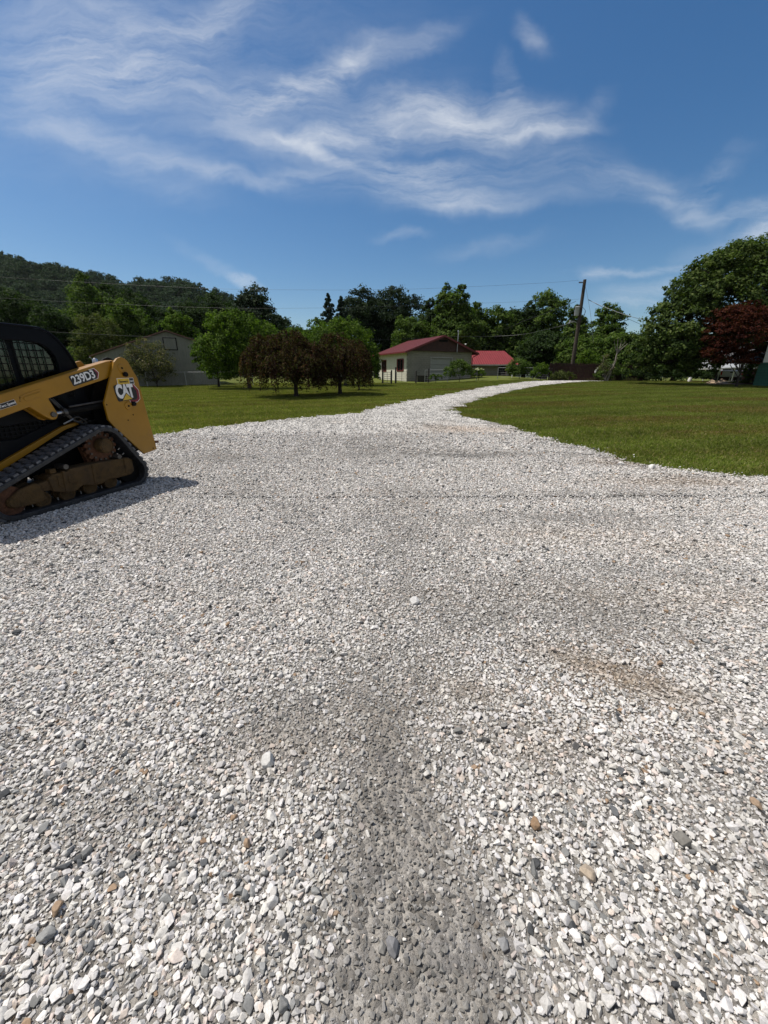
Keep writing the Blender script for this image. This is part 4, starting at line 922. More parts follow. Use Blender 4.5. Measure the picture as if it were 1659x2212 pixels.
TR = [  # u, v top, half width, y, kind, material, label
    (-40, 640, 75, 66, 'round', 'dark', 'dark broadleaf tree cut off by the left frame edge above the loader cab'),
    (22, 618, 52, 64, 'round', 'dark', 'tall dark tree at the far left, second from the frame edge'),
    (95, 655, 55, 60, 'round', 'dark', 'dark rounded tree left of the olive rounded tree, above the cab roof'),
    (150, 690, 50, 52, 'round', 'dark', 'low dark tree directly left of the olive rounded tree'),
    (222, 611, 50, 66, 'poplar', 'mid', 'tallest green tree under the ridge, above the olive rounded tree'),
    (282, 628, 48, 70, 'round', 'dark', 'dark tree just right of the tallest green tree under the ridge'),
    (330, 648, 50, 66, 'round', 'dark', 'dark tree high behind the grey shed, left of its apex'),
    (300, 664, 58, 54, 'round', 'mid', 'domed green tree lit on top, right of the olive rounded tree'),
    (402, 681, 42, 52, 'poplar', 'lime', 'fresh green pointed tree right behind the grey shed apex'),
    (440, 668, 50, 66, 'round', 'dark', 'dark tree between the shed and the fresh green maple, in the back row'),
    (490, 655, 45, 74, 'round', 'dark', 'dark tree peeping over the fresh green maple, left of the round-headed pine'),
    (566, 634, 54, 60, 'pine', 'pine', 'dark round-headed pine standing against the sky left of the gap'),
    (612, 694, 40, 80, 'round', 'dark', 'hazy tree low in the sky gap, right of the round-headed pine'),
    (650, 722, 44, 66, 'round', 'dark', 'low dark tree filling the foot of the sky gap'),
    (716, 643, 44, 60, 'spire', 'spruce', 'blue green spruce with ragged spire left of the dark pines'),
    (742, 648, 36, 62, 'spire', 'spruce', 'thinner spruce spire close beside the blue green spruce'),
    (776, 636, 50, 66, 'pine', 'pine', 'dark pine with pointed top left of the flat topped pine'),
    (812, 660, 54, 70, 'pine', 'pine', 'dark pine in the dip between the two tall pines'),
    (852, 637, 60, 68, 'pine', 'pine', 'dark flat topped pine above the barn roof'),
    (890, 700, 46, 58, 'round', 'mid', 'green broadleaf tree lit on its left behind the barn ridge'),
    (925, 660, 36, 64, 'poplar', 'dark', 'dark narrow tree between the flat topped pine and the twin-peaked tree'),
    (957, 630, 30, 61, 'poplar', 'mid', 'tall narrow tree, left peak of the tallest pair behind the barn'),
    (985, 634, 42, 60, 'poplar', 'mid', 'tall leafy tree, right peak of the tallest pair behind the barn'),
    (1022, 664, 34, 66, 'poplar', 'mid', 'narrow tree stepping down right of the tallest pair'),
    (1062, 680, 40, 66, 'round', 'mid', 'even topped tree behind the red roofed house, left one'),
    (1098, 686, 40, 68, 'round', 'dark', 'even topped tree behind the red roofed house, right one'),
    (1130, 668, 40, 66, 'poplar', 'dark', 'dark tree leaning against the open crowned tree on its left'),
    (1165, 645, 46, 66, 'round', 'mid', 'open crowned tree with a rounded top left of the utility pole'),
    (1222, 675, 32, 62, 'poplar', 'mid', 'small topped tree close to the left of the utility pole'),
    (1292, 675, 42, 58, 'round', 'mid', 'round headed tree right of the utility pole'),
    (1046, 735, 50, 66, 'round', 'dark', 'low dark tree just over the ridge of the red roofed house'),
    (1110, 728, 46, 65, 'round', 'mid', 'low tree at the right end of the red house roof'),
    (1176, 735, 56, 54, 'round', 'dark', 'low dark tree behind the left half of the picket fence'),
    (1250, 744, 50, 50, 'round', 'mid', 'bright low tree behind the fence at the pole foot'),
    (1336, 742, 48, 48, 'round', 'mid', 'low bushy tree between the pole and the big maple'),
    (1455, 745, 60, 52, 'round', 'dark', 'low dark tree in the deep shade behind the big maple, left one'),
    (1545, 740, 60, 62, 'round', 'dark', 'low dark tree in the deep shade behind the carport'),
    (1640, 730, 70, 66, 'round', 'dark', 'dark tree behind the white house at the right'),
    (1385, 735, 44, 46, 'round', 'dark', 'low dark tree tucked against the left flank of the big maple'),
]
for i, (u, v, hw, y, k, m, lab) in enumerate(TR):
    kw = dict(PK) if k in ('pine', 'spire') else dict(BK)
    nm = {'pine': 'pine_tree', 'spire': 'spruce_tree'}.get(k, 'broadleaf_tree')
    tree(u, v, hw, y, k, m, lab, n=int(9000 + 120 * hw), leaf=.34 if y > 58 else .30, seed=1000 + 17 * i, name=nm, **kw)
# olive rounded tree, trimmed looking
b = gp(213, 44); t = thing('rounded_tree', b, 'olive green rounded tree with a full crown down to the ground behind the loader', 'tree', group=TG)
bl = px_blobs(b, 44, [(213, 716, 42, 34, 0), (195, 745, 34, 36, -.4), (235, 748, 36, 38, -.3), (213, 780, 44, 34, 0), (190, 790, 26, 26, -.6), (240, 792, 26, 26, -.4)])
crown('crown', bl, 11000, .20, 41, FO['olive'], t, clump=.26, up=.5, shell=.75); trunk_mesh(t, 2.2, .16, bl, 42)
b = gp(158, 46); t = thing('shrub', b, 'small dark shrub between the cab and the olive rounded tree', 'shrub')
crown('crown', px_blobs(b, 46, [(158, 775, 24, 22, 0), (172, 770, 18, 16, .3)]), 2500, .2, 43, FO['mid'], t)

# lawn trees
b = Vector(G(540, 840)); y = b.y
t = thing('green_maple', b, 'fresh green maple with a dense leafy crown on the left lawn, dark trunk leaning', 'tree')
bl = px_blobs(b, y, [(500, 705, 42, 34, 0), (540, 720, 48, 40, .3), (455, 755, 36, 34, -.3), (490, 760, 50, 44, 0), (545, 770, 48, 40, 0), (580, 730, 30, 30, .4), (438, 770, 24, 22, 0), (470, 800, 38, 26, -.2), (520, 805, 40, 24, .1), (470, 700, 26, 26, .5), (500, 685, 20, 18, 0), (590, 760, 26, 36, .5)])
crown('crown', bl, 19000, .17, 51, FO['lime'], t, clump=.30); trunk_mesh(t, 2.2, .13, bl[:9], 52, lean=(-.35, 0), fork=.45)
b = gp(345, y + .3)
b = Vector(G(462, 836)); b = gp(470, y + 2.5)
t = thing('green_maple', b, 'slim green maple, the leaning stem left of the larger lawn maple', 'tree')
bl = px_blobs(b, y + 2.5, [(452, 790, 22, 26, 0), (470, 806, 26, 20, 0), (462, 770, 22, 20, 0)])
crown('crown', bl, 3200, .17, 53, FO['lime'], t); trunk_mesh(t, 1.6, .09, bl, 54)
b = gp(745, 36); t = thing('green_maple', b, 'bushy fresh green maple behind the right side of the purple weeping trees', 'tree')
bl = px_blobs(b, 36, [(745, 715, 34, 28, 0), (715, 730, 40, 34, .3), (770, 740, 38, 36, 0), (795, 775, 28, 38, 0), (750, 770, 46, 40, 0), (805, 805, 18, 24, 0), (690, 745, 30, 28, .5), (725, 705, 22, 20, 0), (655, 755, 30, 34, .6)])
crown('crown', bl, 17000, .17, 61, FO['lime'], t, clump=.30); trunk_mesh(t, 2.0, .13, bl, 62)
b = gp(684, 38); t = thing('green_maple', b, 'small upright green tree with a loose top poking out of the sky gap', 'tree')
bl = px_blobs(b, 38, [(683, 705, 18, 16, 0), (690, 735, 26, 26, 0), (668, 725, 14, 14, 0), (702, 722, 14, 14, 0), (640, 730, 26, 22, .3)])
crown('crown', bl, 4600, .19, 63, FO['lime'], t, clump=.34); trunk_mesh(t, 3.0, .10, bl, 64)

# weeping cherries: arching limbs with hanging strands
def weeping(u, v, uc, vtop, hw, vskirt, label, seed, ns=430, yf=None):
    b = gp(u, yf) if yf else Vector(G(u, v)); y = b.y; t = thing('weeping_cherry', b, label, 'tree', group='purple weeping cherries on the lawn'); g = np.random.default_rng(seed); gr = random.Random(seed)
    s = y / 881.; cx = gx(uc, y) - b.x; ztop = W(u, vtop, y)[2] - b.z; r = hw * s; zsk = W(u, vskirt, y)[2] - b.z
    P = []; NN = []; TT = []
    dm = [(0, 0, .55, 1.0)] + [(math.cos(k * .9 + seed) * q_, math.sin(k * .9 + seed) * q_ * .8, gr.uniform(.30, .46), gr.uniform(.56, .90)) for k, q_ in enumerate((.50, .62, .55, .68, .58, .64, .45))]
    for i in range(ns):
        ox, oy, dr, dh_ = dm[g.integers(0, len(dm))]; an = g.uniform(0, 6.28); q = g.uniform(.02, 1) ** .5
        x0 = cx + r * (ox + dr * q * math.cos(an)); y0 = r * (oy + dr * q * math.sin(an)); hh = ztop - zsk
        z0 = zsk + hh * dh_ * (1 - .42 * q ** 2.4) * g.uniform(.90, 1.05)
        far = min(1.0, math.hypot(x0 - cx, y0) / r); ln = hh * (.22 + .62 * far * far) * (.78 + .22 * math.sin(5 * an + seed)) * g.uniform(.35, 1.2); ln = min(ln, z0 - zsk * g.uniform(.70, 1.7)); k = int(24 + 30 * max(ln, .2)); f = np.linspace(0, 1, k)
        out = np.array([math.cos(an), math.sin(an)]) * (.22 + .20 * q)
        px_ = x0 + out[0] * np.sqrt(f) + g.normal(0, .05, k); py_ = y0 + out[1] * np.sqrt(f) + g.normal(0, .05, k); pz = z0 + .12 * np.sin(f * 3.0) - ln * f ** 1.5 + g.normal(0, .045, k)
        P.append(np.stack([px_, py_, pz], 1)); nn = np.stack([g.normal(0, .6, k) + math.cos(an) * .5, g.normal(0, .6, k) + math.sin(an) * .5, g.normal(.25, .5, k)], 1); NN.append(nn)
        TT.append(np.full(k, np.clip(.15 + .7 * g.uniform() * (1 if gr.random() > .25 else 1.35), 0, 1)))
    P = np.concatenate(P); NN = unit(np.concatenate(NN)); V, F, tn = leaf_quads(P, NN, .14, g, np.concatenate(TT), aspect=.40)
    np_mesh('crown', V, F, FO['purple'], t, tn)
    mb = MB(); fk = Vector((.02, 0, .75)); mb.tube([(0, 0, -.1), (.01, 0, .15), (.0, .02, .45), fk], [.17, .13, .115, .12], 10)
    for i in range(9):
        an = 6.28 * i / 9 + gr.uniform(-.3, .3); d = Vector((math.cos(an), math.sin(an), 0)); e = Vector((cx, 0, 0)) + d * r * .5
        mb.tube([fk - Vector((0, 0, .05)), fk + d * .3 + Vector((cx * .2, 0, .35)), Vector((cx * .6, 0, 0)) + d * r * .35 + Vector((0, 0, ztop * .56)), e + Vector((0, 0, ztop * .66)), e * 1.2 + Vector((0, 0, ztop * .54))], [.095, .075, .05, .032, .015], 7)
    mb.build('trunk', M['bark'], t, smooth=True)
weeping(640, 857, 626, 718, 92, 841, 'purple bronze weeping cherry on a short forked trunk, front one of the pair', 71, 1150)
weeping(733, 838, 727, 724, 70, 838, 'darker purple weeping cherry standing behind the right side of the front one', 72, 760, 25.5)
def small_tree(u, v, specs, m, label, n, leaf, seed, name='young_tree', tr_h=.7, tr_r=.05, clump=.4, shell=.35, group=None, cat='tree', y=None, mt='bark'):
    b = gp(u, y) if y else Vector(G(u, v)); t = thing(name, b, label, cat, group=group); bl = px_blobs(b, b.y, specs)
    crown('crown', bl, n, leaf, seed, FO[m], t, clump=clump, shell=shell, up=.3)
    if tr_h: trunk_mesh(t, tr_h, tr_r, bl, seed + 1, fork=.4, m=mt)
    return t
small_tree(340, 836, [(325, 760, 30, 24, 0), (300, 778, 36, 28, .2), (345, 782, 30, 30, 0), (318, 800, 48, 26, 0), (360, 805, 20, 24, 0), (288, 800, 30, 26, .2), (278, 755, 16, 16, 0), (308, 740, 16, 16, 0), (340, 822, 26, 10, 0)], 'pale', 'loose bushy young tree with pale glinting leaves beside the grey shed', 8500, .12, 81)
small_tree(776, 843, [(776, 800, 24, 22, 0), (768, 820, 22, 16, 0), (790, 815, 18, 18, 0), (780, 785, 16, 12, 0)], 'olive', 'small olive green tree right of the weeping cherries', 3600, .12, 83, tr_h=.5)

# big maple on the right with the red maple in front
MY = 34.5
b = gp(1700, MY); t = thing('large_maple', b, 'huge spreading green maple filling the right edge of the view', 'tree')
bl = px_blobs(b, MY, [(1585, 575, 55, 42, 0), (1540, 590, 50, 40, -.5), (1630, 560, 60, 40, .5), (1690, 570, 70, 50, .5), (1490, 625, 45, 34, 0), (1550, 650, 70, 50, -1), (1620, 640, 70, 60, -1), (1700, 650, 70, 70, -.5), (1470, 660, 44, 34, .3), (1440, 690, 42, 36, .3), (1500, 700, 60, 44, -1), (1560, 720, 70, 44, -1.2), (1420, 725, 44, 36, 0), (1470, 745, 60, 40, -.8), (1400, 760, 42, 34, .4), (1440, 785, 54, 32, -.4), (1500, 780, 56, 34, -.6), (1385, 795, 36, 28, .8), (1640, 720, 60, 50, 0), (1720, 730, 60, 60, 1), (1580, 620, 90, 70, 2), (1475, 802, 36, 18, 0)])
crown('crown', bl, 62000, .23, 91, FO['maple'], t, clump=.25, up=.55, shell=.7); trunk_mesh(t, 5.0, .38, bl, 92)
b = gp(1597, 31); t = thing('red_maple', b, 'dark red Japanese maple in front of the huge green maple', 'tree')
bl = px_blobs(b, 31, [(1575, 690, 40, 28, 0), (1615, 685, 44, 30, 0), (1636, 695, 26, 28, 0), (1560, 720, 36, 30, 0), (1605, 730, 54, 36, -.3), (1548, 760, 28, 24, 0), (1580, 770, 40, 26, -.2), (1610, 775, 30, 20, .2)])
crown('crown', bl, 15000, .15, 93, FO['red'], t, clump=.30, up=.5, flat=.45); trunk_mesh(t, 1.9, .075, bl, 94)

# shrubs
SH = 'shrubs beside the barn and fence'
def shrub(u, y, specs, m, label, n, leaf, seed, name='shrub', **kw): return small_tree(u, 0, specs, m, label, n, leaf, seed, name=name, tr_h=.4, tr_r=.03, group=SH, cat='shrub', y=y, clump=.34, shell=.6, **kw)
shrub(993, 41, [(993, 800, 26, 20, 0), (975, 805, 16, 17, 0), (1010, 803, 15, 18, 0), (992, 788, 20, 12, 0)], 'mid', 'tall dark green shrub in front of the garage door', 4200, .14, 101)
shrub(1405, 40.5, [(1400, 806, 22, 14, 0), (1425, 810, 18, 12, 0)], 'dark', 'dark shrub added for tree shade between the picket fence end and the big maple', 2400, .15, 141)  # added to cover sunlit ground where tree shadow should darken it
shrub(1490, 41, [(1485, 808, 24, 13, 0), (1515, 812, 18, 10, 0)], 'dark', 'dark shrub added for tree shade under the big maple left of the carport', 2400, .15, 143)  # likewise put in to darken the strip in place of tree shadow
s_ = shrub(1034, 43, [(1034, 806, 14, 10, 0), (1040, 808, 10, 9, 0), (1028, 808, 10, 9, 0)], 'lime', 'low rounded shrub topped with cream flowers between barn and red house', 1500, .11, 103)
fw = px_blobs(s_.location, 43, [(1034, 798, 12, 2.5, -.2), (1028, 799, 8, 2.5, -.3)]); crown('flowers', fw, 120, .12, 104, FO['white_flower'], s_)
shrub(942, 40, [(936, 815, 9, 8, 0), (948, 817, 9, 7, 0)], 'mid', 'smallest shrub by the wire fence left of the garage door', 1100, .11, 105)
shrub(1122, 44, [(1122, 788, 22, 15, 0), (1108, 798, 14, 14, 0), (1135, 798, 13, 14, 0), (1120, 804, 22, 12, 0)], 'mid', 'big round shrub at the right end of the red roofed house', 4000, .15, 107)
shrub(1168, 42, [(1168, 798, 14, 14, 0), (1158, 808, 12, 12, 0), (1178, 806, 12, 12, 0)], 'lime', 'light green shrub left of the picket fence', 2400, .14, 109)
shrub(1215, 40.5, [(1215, 812, 22, 12, 0), (1232, 816, 14, 9, 0), (1200, 815, 12, 10, 0)], 'olive', 'low shrub growing against the picket fence left of the pole', 2400, .13, 111)
shrub(1320, 40.5, [(1318, 800, 20, 20, 0), (1302, 812, 16, 14, 0), (1335, 808, 16, 16, 0)], 'mid', 'leafy shrub overgrowing the middle of the picket fence', 3000, .14, 113)
shrub(1272, 44, [(1268, 775, 20, 20, 0), (1285, 785, 18, 20, 0)], 'lime', 'yellow green shrub peeping over the fence right of the pole', 2200, .15, 115)
shrub(1440, 39.5, [(1440, 810, 36, 15, 0), (1485, 811, 34, 14, 0), (1400, 809, 26, 15, 0), (1365, 811, 24, 14, 0), (1520, 813, 18, 11, 0)], 'dark', 'low dark shrub row under the big maple', 5200, .14, 117)
shrub(1630, 34, [(1622, 798, 13, 16, 0), (1616, 812, 10, 9, 0)], 'lime', 'bright green shrub between dark post and green walled house', 1500, .12, 119)
# half dead small tree with bare branches
b = gp(1310, 39.2); t = thing('bare_shrub_tree', b, 'scraggly half dead small tree with pale bare branches by the fence', 'tree')
mb = MB(); gr = random.Random(5)
for i in range(5):
    mb.tube([(gr.uniform(-.15, .15), gr.uniform(-.1, .1), -.1), (gr.uniform(-.4, .4), 0, .6), (gr.uniform(-.7, .7), gr.uniform(-.3, .3), 1.2), (gr.uniform(-1, .7), gr.uniform(-.3, .3), 1.9 + gr.uniform(0, .5))], [.07, .055, .04, .015], 7)
st_ = Vector((.55, 0, 1.6)); mb.tube([(.1, 0, -.1), (.35, 0, .8), st_, (.62, 0, 2.6)], [.09, .07, .055, .045], 7)
for dx, dz in ((-.55, 1.0), (-.25, 1.25), (.5, .9), (.85, .75), (.25, 1.1)): mb.tube([(.62, 0, 2.5), (.62 + dx * .5, gr.uniform(-.1, .1), 2.6 + dz * .55), (.62 + dx, gr.uniform(-.2, .2), 2.6 + dz)], [.04, .028, .012], 6)
mb.build('trunk', M['pale_bark'], t, smooth=True)
crown('crown', [(-.5, 0, 1.2, .55, .4, .6), (.1, 0, .9, .6, .4, .5), (-.3, 0, 2.0, .4, .3, .4)], 1300, .10, 121, FO['pale'], t, clump=.5, shell=.3)

# ================================================================== barn
BZ = gp(879.5, 45); bw, bl_ = 8.6, 7.3; brz = math.atan2(.43, .903)
barn = thing('barn', BZ, 'cream block barn with dark red metal roof and a wide grey garage door', 'barn', rz=brz)
eh, rise = 3.15, 1.55; ov = .55
wl = MB(); wl.box(0, .2, .2, bl_, -.6, eh)
wl.build('side_wall', M['stucco'], barn)
wr = MB().box(bw - .2, bw, .2, bl_, -.6, eh).build('side_wall', M['block'], barn)
# front wall with opening for the door
dx0, dx1, dh = 3.05, 5.75, 2.45
fwm = MB().box(0, dx0, 0, .2, -.6, eh).box(dx1, bw, 0, .2, -.6, eh).box(dx0, dx1, 0, .2, dh, eh)
fwm.build('front_wall', M['block'], barn)
MB().box(0, bw, bl_, bl_ + .2, -.6, eh).build('rear_wall', M['block'], barn)
gd = MB()
for i in range(4): gd.box(dx0 + .002, dx1 - .002, .10, .14, -.3 + (dh + .3) * i / 4 + .012, -.3 + (dh + .3) * (i + 1) / 4 - .012)
gd.build('garage_door', M['garage'], barn, bevel=.01)
fr = MB().box(dx0 - .12, dx0, -.025, .08, -.4, dh).box(dx1, dx1 + .12, -.025, .08, -.4, dh).box(dx0 - .18, dx1 + .18, -.03, .08, dh, dh + .13)
fr.build('door_frame', mat('weathered_trim', (.32, .32, .30), .8), barn)
gb = MB().prism([(-.1, eh + .002), (bw + .1, eh + .002), (bw / 2, eh + rise)], -.35, -.30).build('gable', M['brown_gable'], barn)
MB().prism([(-.1, eh + .002), (bw + .1, eh + .002), (bw / 2, eh + rise)], bl_ + .2, bl_ + .25).build('gable', M['brown_gable'], barn)
MB().box(0, bw, -.30, .0, eh + .002, eh + .05).build('gable_soffit', M['brown_gable'], barn)
MB().box(bw / 2 - .55, bw / 2 + .55, -.37, -.352, eh + .98, eh + 1.2).build('gable_vent', M['black'], gb)
sl_ = rise / (bw / 2)
def roofp(side):
    m_ = MB(); x0 = -ov if side < 0 else bw + ov; z0 = eh - sl_ * ov + .10; y0, y1 = -.6, bl_ + .6; xm = bw / 2; zm = eh + rise + .10
    m_.add([(x0, y0, z0), (xm, y0, zm), (xm, y1, zm), (x0, y1, z0), (x0, y0, z0 - .06), (xm, y0, zm - .06), (xm, y1, zm - .06), (x0, y1, z0 - .06)], [(0, 1, 2, 3), (4, 7, 6, 5), (0, 4, 5, 1), (3, 2, 6, 7), (0, 3, 7, 4), (1, 5, 6, 2)])
    r_ = m_.build('roof', M['red_roof_y'], barn)
    f_ = MB().add([(x0, y0 - .02, z0 + .02), (xm, y0 - .02, zm + .02), (xm, y0 - .02, zm - .18), (x0, y0 - .02, z0 - .18), (x0, y0 - .06, z0 + .02), (xm, y0 - .06, zm + .02), (xm, y0 - .06, zm - .18), (x0, y0 - .06, z0 - .18)], [(0, 1, 2, 3), (7, 6, 5, 4), (0, 4, 5, 1), (2, 6, 7, 3), (0, 3, 7, 4), (1, 5, 6, 2)])
    f_.build('barge_board', M['red_trim'], r_)
    MB().box(*( (x0 - .08, x0) if side < 0 else (x0, x0 + .08)), y0 + .02, y1, z0 - .14, z0 + .0).build('gutter', M['red_trim'], r_)
M['red_roof_y'] = siding('red_metal_roof_barn', (.085, .011, .012), .30, 'y', .8, .6)
roofp(-1); roofp(1)
MB().tube([(bw + .5, -.45, eh - .25), (bw + .15, -.2, eh - .45), (bw + .06, -.06, eh - .6), (bw + .06, -.06, .2)], .05, 8).build('downspout', M['red_trim'], barn)
for yc, hw_, z0, z1 in ((1.65, .62, 1.15, 2.3), (5.9, .55, 1.15, 2.3)):
    wd = MB()
    wd.ring([(-hw_ - .1, z0 - .1), (hw_ + .1, z0 - .1), (hw_ + .1, z1 + .1), (-hw_ - .1, z1 + .1)], [(-hw_, z0), (hw_, z0), (hw_, z1), (-hw_, z1)], -.04, .01)
    w_ = wd.build('window', M['red_trim'], barn, loc=(0, yc, 0)); w_.rotation_euler = (0, 0, R(-90))
    MB().box(-hw_, hw_, -.004, .004, z0, z1).build('pane', M['dark_glass'], w_)
    MB().box(-.04, .04, -.03, -.006, z0, z1).build('mullion', M['red_trim'], w_)
    if yc < 3:
        for sx_ in (-hw_ - .13, hw_ + .13): MB().box(sx_ - .10, sx_ + .10, -.035, -.005, z0 - .05, z1 + .05).build('shutter', M['red_trim'], w_, bevel=.01)
MB().tube([(6.1, -.5, eh - .1), (6.15, -.5, eh + 2.0)], .045, 8).build('service_mast', M['galv'], barn)
MB().tube([(6.15, -.5, eh + 2.0), (6.15, -.5, eh + 2.12), (6.08, -.5, eh + 2.16)], .07, 8).build('mast_cap', M['galv'], barn)
MB().tube([(7.0, -.65, eh + .80), (7.12, -.75, eh + .78)], [.05, .09], 10).build('flood_lamp', M['cloth_white'], barn)
crown_b = thing('log_stack', gp(915, 43.3), 'dark low animal feeder standing behind the wire fence by the barn', 'feeder')
MB().box(-.8, .8, 0, .5, 0, .6).box(-.85, .85, -.05, .55, .6, .66).build('trough', M['post_wood'], crown_b, bevel=.02); crown_b.name = 'feeder'
for sx_ in (-.7, .7): MB().box(sx_ - .05, sx_ + .05, -.03, 0, -.05, .58).build('leg', M['pale_bark'], crown_b)

# red roofed house
HY = 53.; HZ = Vector((gx(1018, HY), HY, float(T(gx(1060, HY), HY)) - .1)); hw = gx(1113, HY) - HZ.x
house = thing('red_roofed_house', HZ, 'long low grey house with bright red metal roof beyond the barn', 'house', rz=R(3))
ez = W(1060, 786, HY)[2] - HZ.z; rz_ = W(1060, 758, HY + 3.5)[2] - HZ.z
MB().box(-2, hw - .8, 0, .2, -.8, ez).box(hw - 1.0, hw - .8, .2, 6, -.8, ez).box(-2, hw - .8, 6, 6.2, -.8, ez).build('wall', M['block'], house)
MB().add([(-3, -.7, ez - .1), (hw + .3, -.7, ez - .1), (hw - .6, 3.1, rz_), (-3, 3.1, rz_), (-3, 6.9, ez - .1), (hw + .3, 6.9, ez - .1), (-3, -.7, ez - .2), (hw + .3, -.7, ez - .2), (hw + .3, 6.9, ez - .2), (-3, 6.9, ez - .2)],
         [(0, 1, 2, 3), (3, 2, 5, 4), (1, 7, 8, 5, 2), (0, 3, 4, 9, 6), (0, 6, 7, 1), (4, 5, 8, 9), (6, 9, 8, 7)]).build('roof', M['red_roof'], house)
MB().box(-3, hw + .3, -.78, -.70, ez - .22, ez - .08).build('gutter', mat('pale_gutter', (.45, .43, .42), .5), house)
for x0, x1, m_ in ((-.55, .25, 'red_trim'), (hw - 2.2, hw - 1.3, 'dark_glass')):
    d_ = MB().box(x0, x1, -.05, .0, -.6, 1.5).build('door', M[m_], house); MB().ring([(x0 - .08, -.6), (x1 + .08, -.6), (x1 + .08, 1.58), (x0 - .08, 1.58)], [(x0, -.6), (x1, -.6), (x1, 1.5), (x0, 1.5)], -.07, -.01).build('door_frame', M['red_trim'], d_)
flag = thing('bird_statue', gp(1106, 46), 'small white shape leaning by the doorway of the red roofed house', 'ornament')
MB().tube([(0, 0, 0), (.03, 0, .25), (.1, 0, .5), (.16, 0, .75)], [.03, .07, .09, .03], 8).build('body', M['cloth_white'], flag, smooth=True); flag.name = 'garden_ornament'

# ================================================================== grey shed
SY = 36.0; sxl, sxa, sxr = gx(214, SY), gx(374, SY), gx(470, SY); SB = Vector((sxa, SY, float(T(sxa, SY)) - .05))
shed = thing('metal_shed', SB, 'grey metal gable shed with a dark outlined loft hatch and rusty roof edge', 'shed', rz=R(27))
za = W(374, 716, SY)[2] - SB.z; slr = .32; slL = .375; xr = 3.7; xl = -3.3; xle = -5.6
MB().prism([(xl, -.3), (xr, -.3), (xr, za - slr * xr), (0, za), (xl, za + slL * xl)], 0, .15).build('front_wall', M['shed_siding'], shed)
MB().box(xr - .15, xr, .15, 9, -.3, za - slr * xr - .05).build('side_wall', M['shed_siding'], shed)
MB().prism([(xl, -.3), (xr, -.3), (xr, za - slr * xr), (0, za), (xl, za + slL * xl)], 9, 9.15).build('rear_wall', M['shed_siding'], shed)
MB().box(xl, xl + .15, .15, 9, -.3, za + slL * xl - .1).build('side_wall', M['shed_siding'], shed)
MB().prism([(xle + .2, za + slL * xle - .5), (xl, za + slL * xle - .55), (xl, za + slL * xl), (xle + .2, za + slL * (xle + .2))], 0, .12).build('lean_to_gable', M['shed_siding'], shed)
for x in (xle + .25, (xle + xl) / 2): MB().box(x - .07, x + .07, .0, .14, -.3, za + slL * xle - .5).build('lean_to_post', M['post_wood'], shed)
rt = mat('rusty_roof', (.17, .085, .065), .6, var=.3)
for a_, b_, za_, zb_ in ((0, xr + .25, za, za - slr * (xr + .25)), (xle - .15, 0, za + slL * (xle - .15), za)):
    MB().add([(x, y_, z + dz) for dz in (.03, .11) for (x, z, y_) in ((a_, za_, -.25), (b_, zb_, -.25), (b_, zb_, 9.3), (a_, za_, 9.3))], [(0, 1, 2, 3), (7, 6, 5, 4), (0, 4, 5, 1), (2, 6, 7, 3), (1, 5, 6, 2), (0, 3, 7, 4)]).build('roof', rt, shed)
hx0, hx1, hz0, hz1 = gx(367, SY) - sxa, gx(390.5, SY) - sxa, W(378, 755, SY)[2] - SB.z, W(378, 730, SY)[2] - SB.z
ht = MB().ring([(hx0 - .05, hz0 - .05), (hx1 + .05, hz0 - .05), (hx1 + .05, hz1 + .05), (hx0 - .05, hz1 + .05)], [(hx0 + .02, hz0 + .02), (hx1 - .02, hz0 + .02), (hx1 - .02, hz1 - .02), (hx0 + .02, hz1 - .02)], -.03, .0).build('loft_hatch', M['black'], shed)
MB().box(hx0 + .02, hx1 - .02, -.012, -.002, hz0 + .02, hz1 - .02).build('hatch_panel', M['shed_siding'], ht)
MB().tube([(xle - .1, -.3, za + slL * xle - .05), (xle + .15, -.15, za + slL * xle - .35), (xle + .18, -.1, za + slL * xle - .5), (xle + .45, -.1, za + slL * xle - .8), (xle + .45, -.1, 0)], .045, 8).build('downspout', M['galv'], shed)

# ================================================================== fences
FG = 'wire and chain link fence runs'
def chain_fence(pts, label, h=1.15, mesh=True, post_gap=3.0, postm='galv'):
    """posts, top rail and wire netting along a line of (u, y)"""
    b = gp(*pts[0]); t = thing('wire_fence', b, label, 'fence', group=FG); P = [gp(*p) for p in pts]
    for i in range(len(P) - 1):
        a, c = P[i] - b, P[i + 1] - b; L_ = (c - a).length; k = max(1, round(L_ / post_gap))
        for q in range(k + (i == len(P) - 2)):
            p = a.lerp(c, q / k); MB().tube([(p.x, p.y, p.z - .2), (p.x, p.y, p.z + h + .03)], .032, 8).build('post', M[postm], t)
        up = Vector((0, 0, h)); MB().tube([a + up, c + up], .022, 6).build('top_rail', M['galv'], t)
        net = MB(); d = (c - a).normalized(); stp = .11; nn_ = int(L_ / stp)
        if mesh:
            for q in range(nn_):
                for sg in (-1, 1):
                    s0 = q * stp; s1 = s0 + sg * h * .75
                    if 0 <= s1 <= L_: net.tube([a + d * s0 + Vector((0, .01 * sg, .03)), a + d * s1 + Vector((0, .01 * sg, h - .02))], .0028, 3, False)
        else:
            for q in range(6): net.tube([a + Vector((0, 0, .12 + q * .18)), c + Vector((0, 0, .12 + q * .18))], .006, 4, False)
        nt_ = net.build('netting', M['galv'], t); nt_['kind'] = 'stuff'
chain_fence([(315, 34.2), (400, 35.3), (545, 35.3)], 'galvanised chain link fence in front of the grey shed')
chain_fence([(918, 42.2), (967, 42.0), (1030, 43)], 'thin wire fence in front of the garage door, between dark post and tall shrub', mesh=False, h=1.2)
chain_fence([(1075, 44.5), (1150, 43.2), (1190, 42.5)], 'low wire fence in front of the red roofed house', mesh=False, h=1.15)
PG = 'dark wooden posts by the barn'
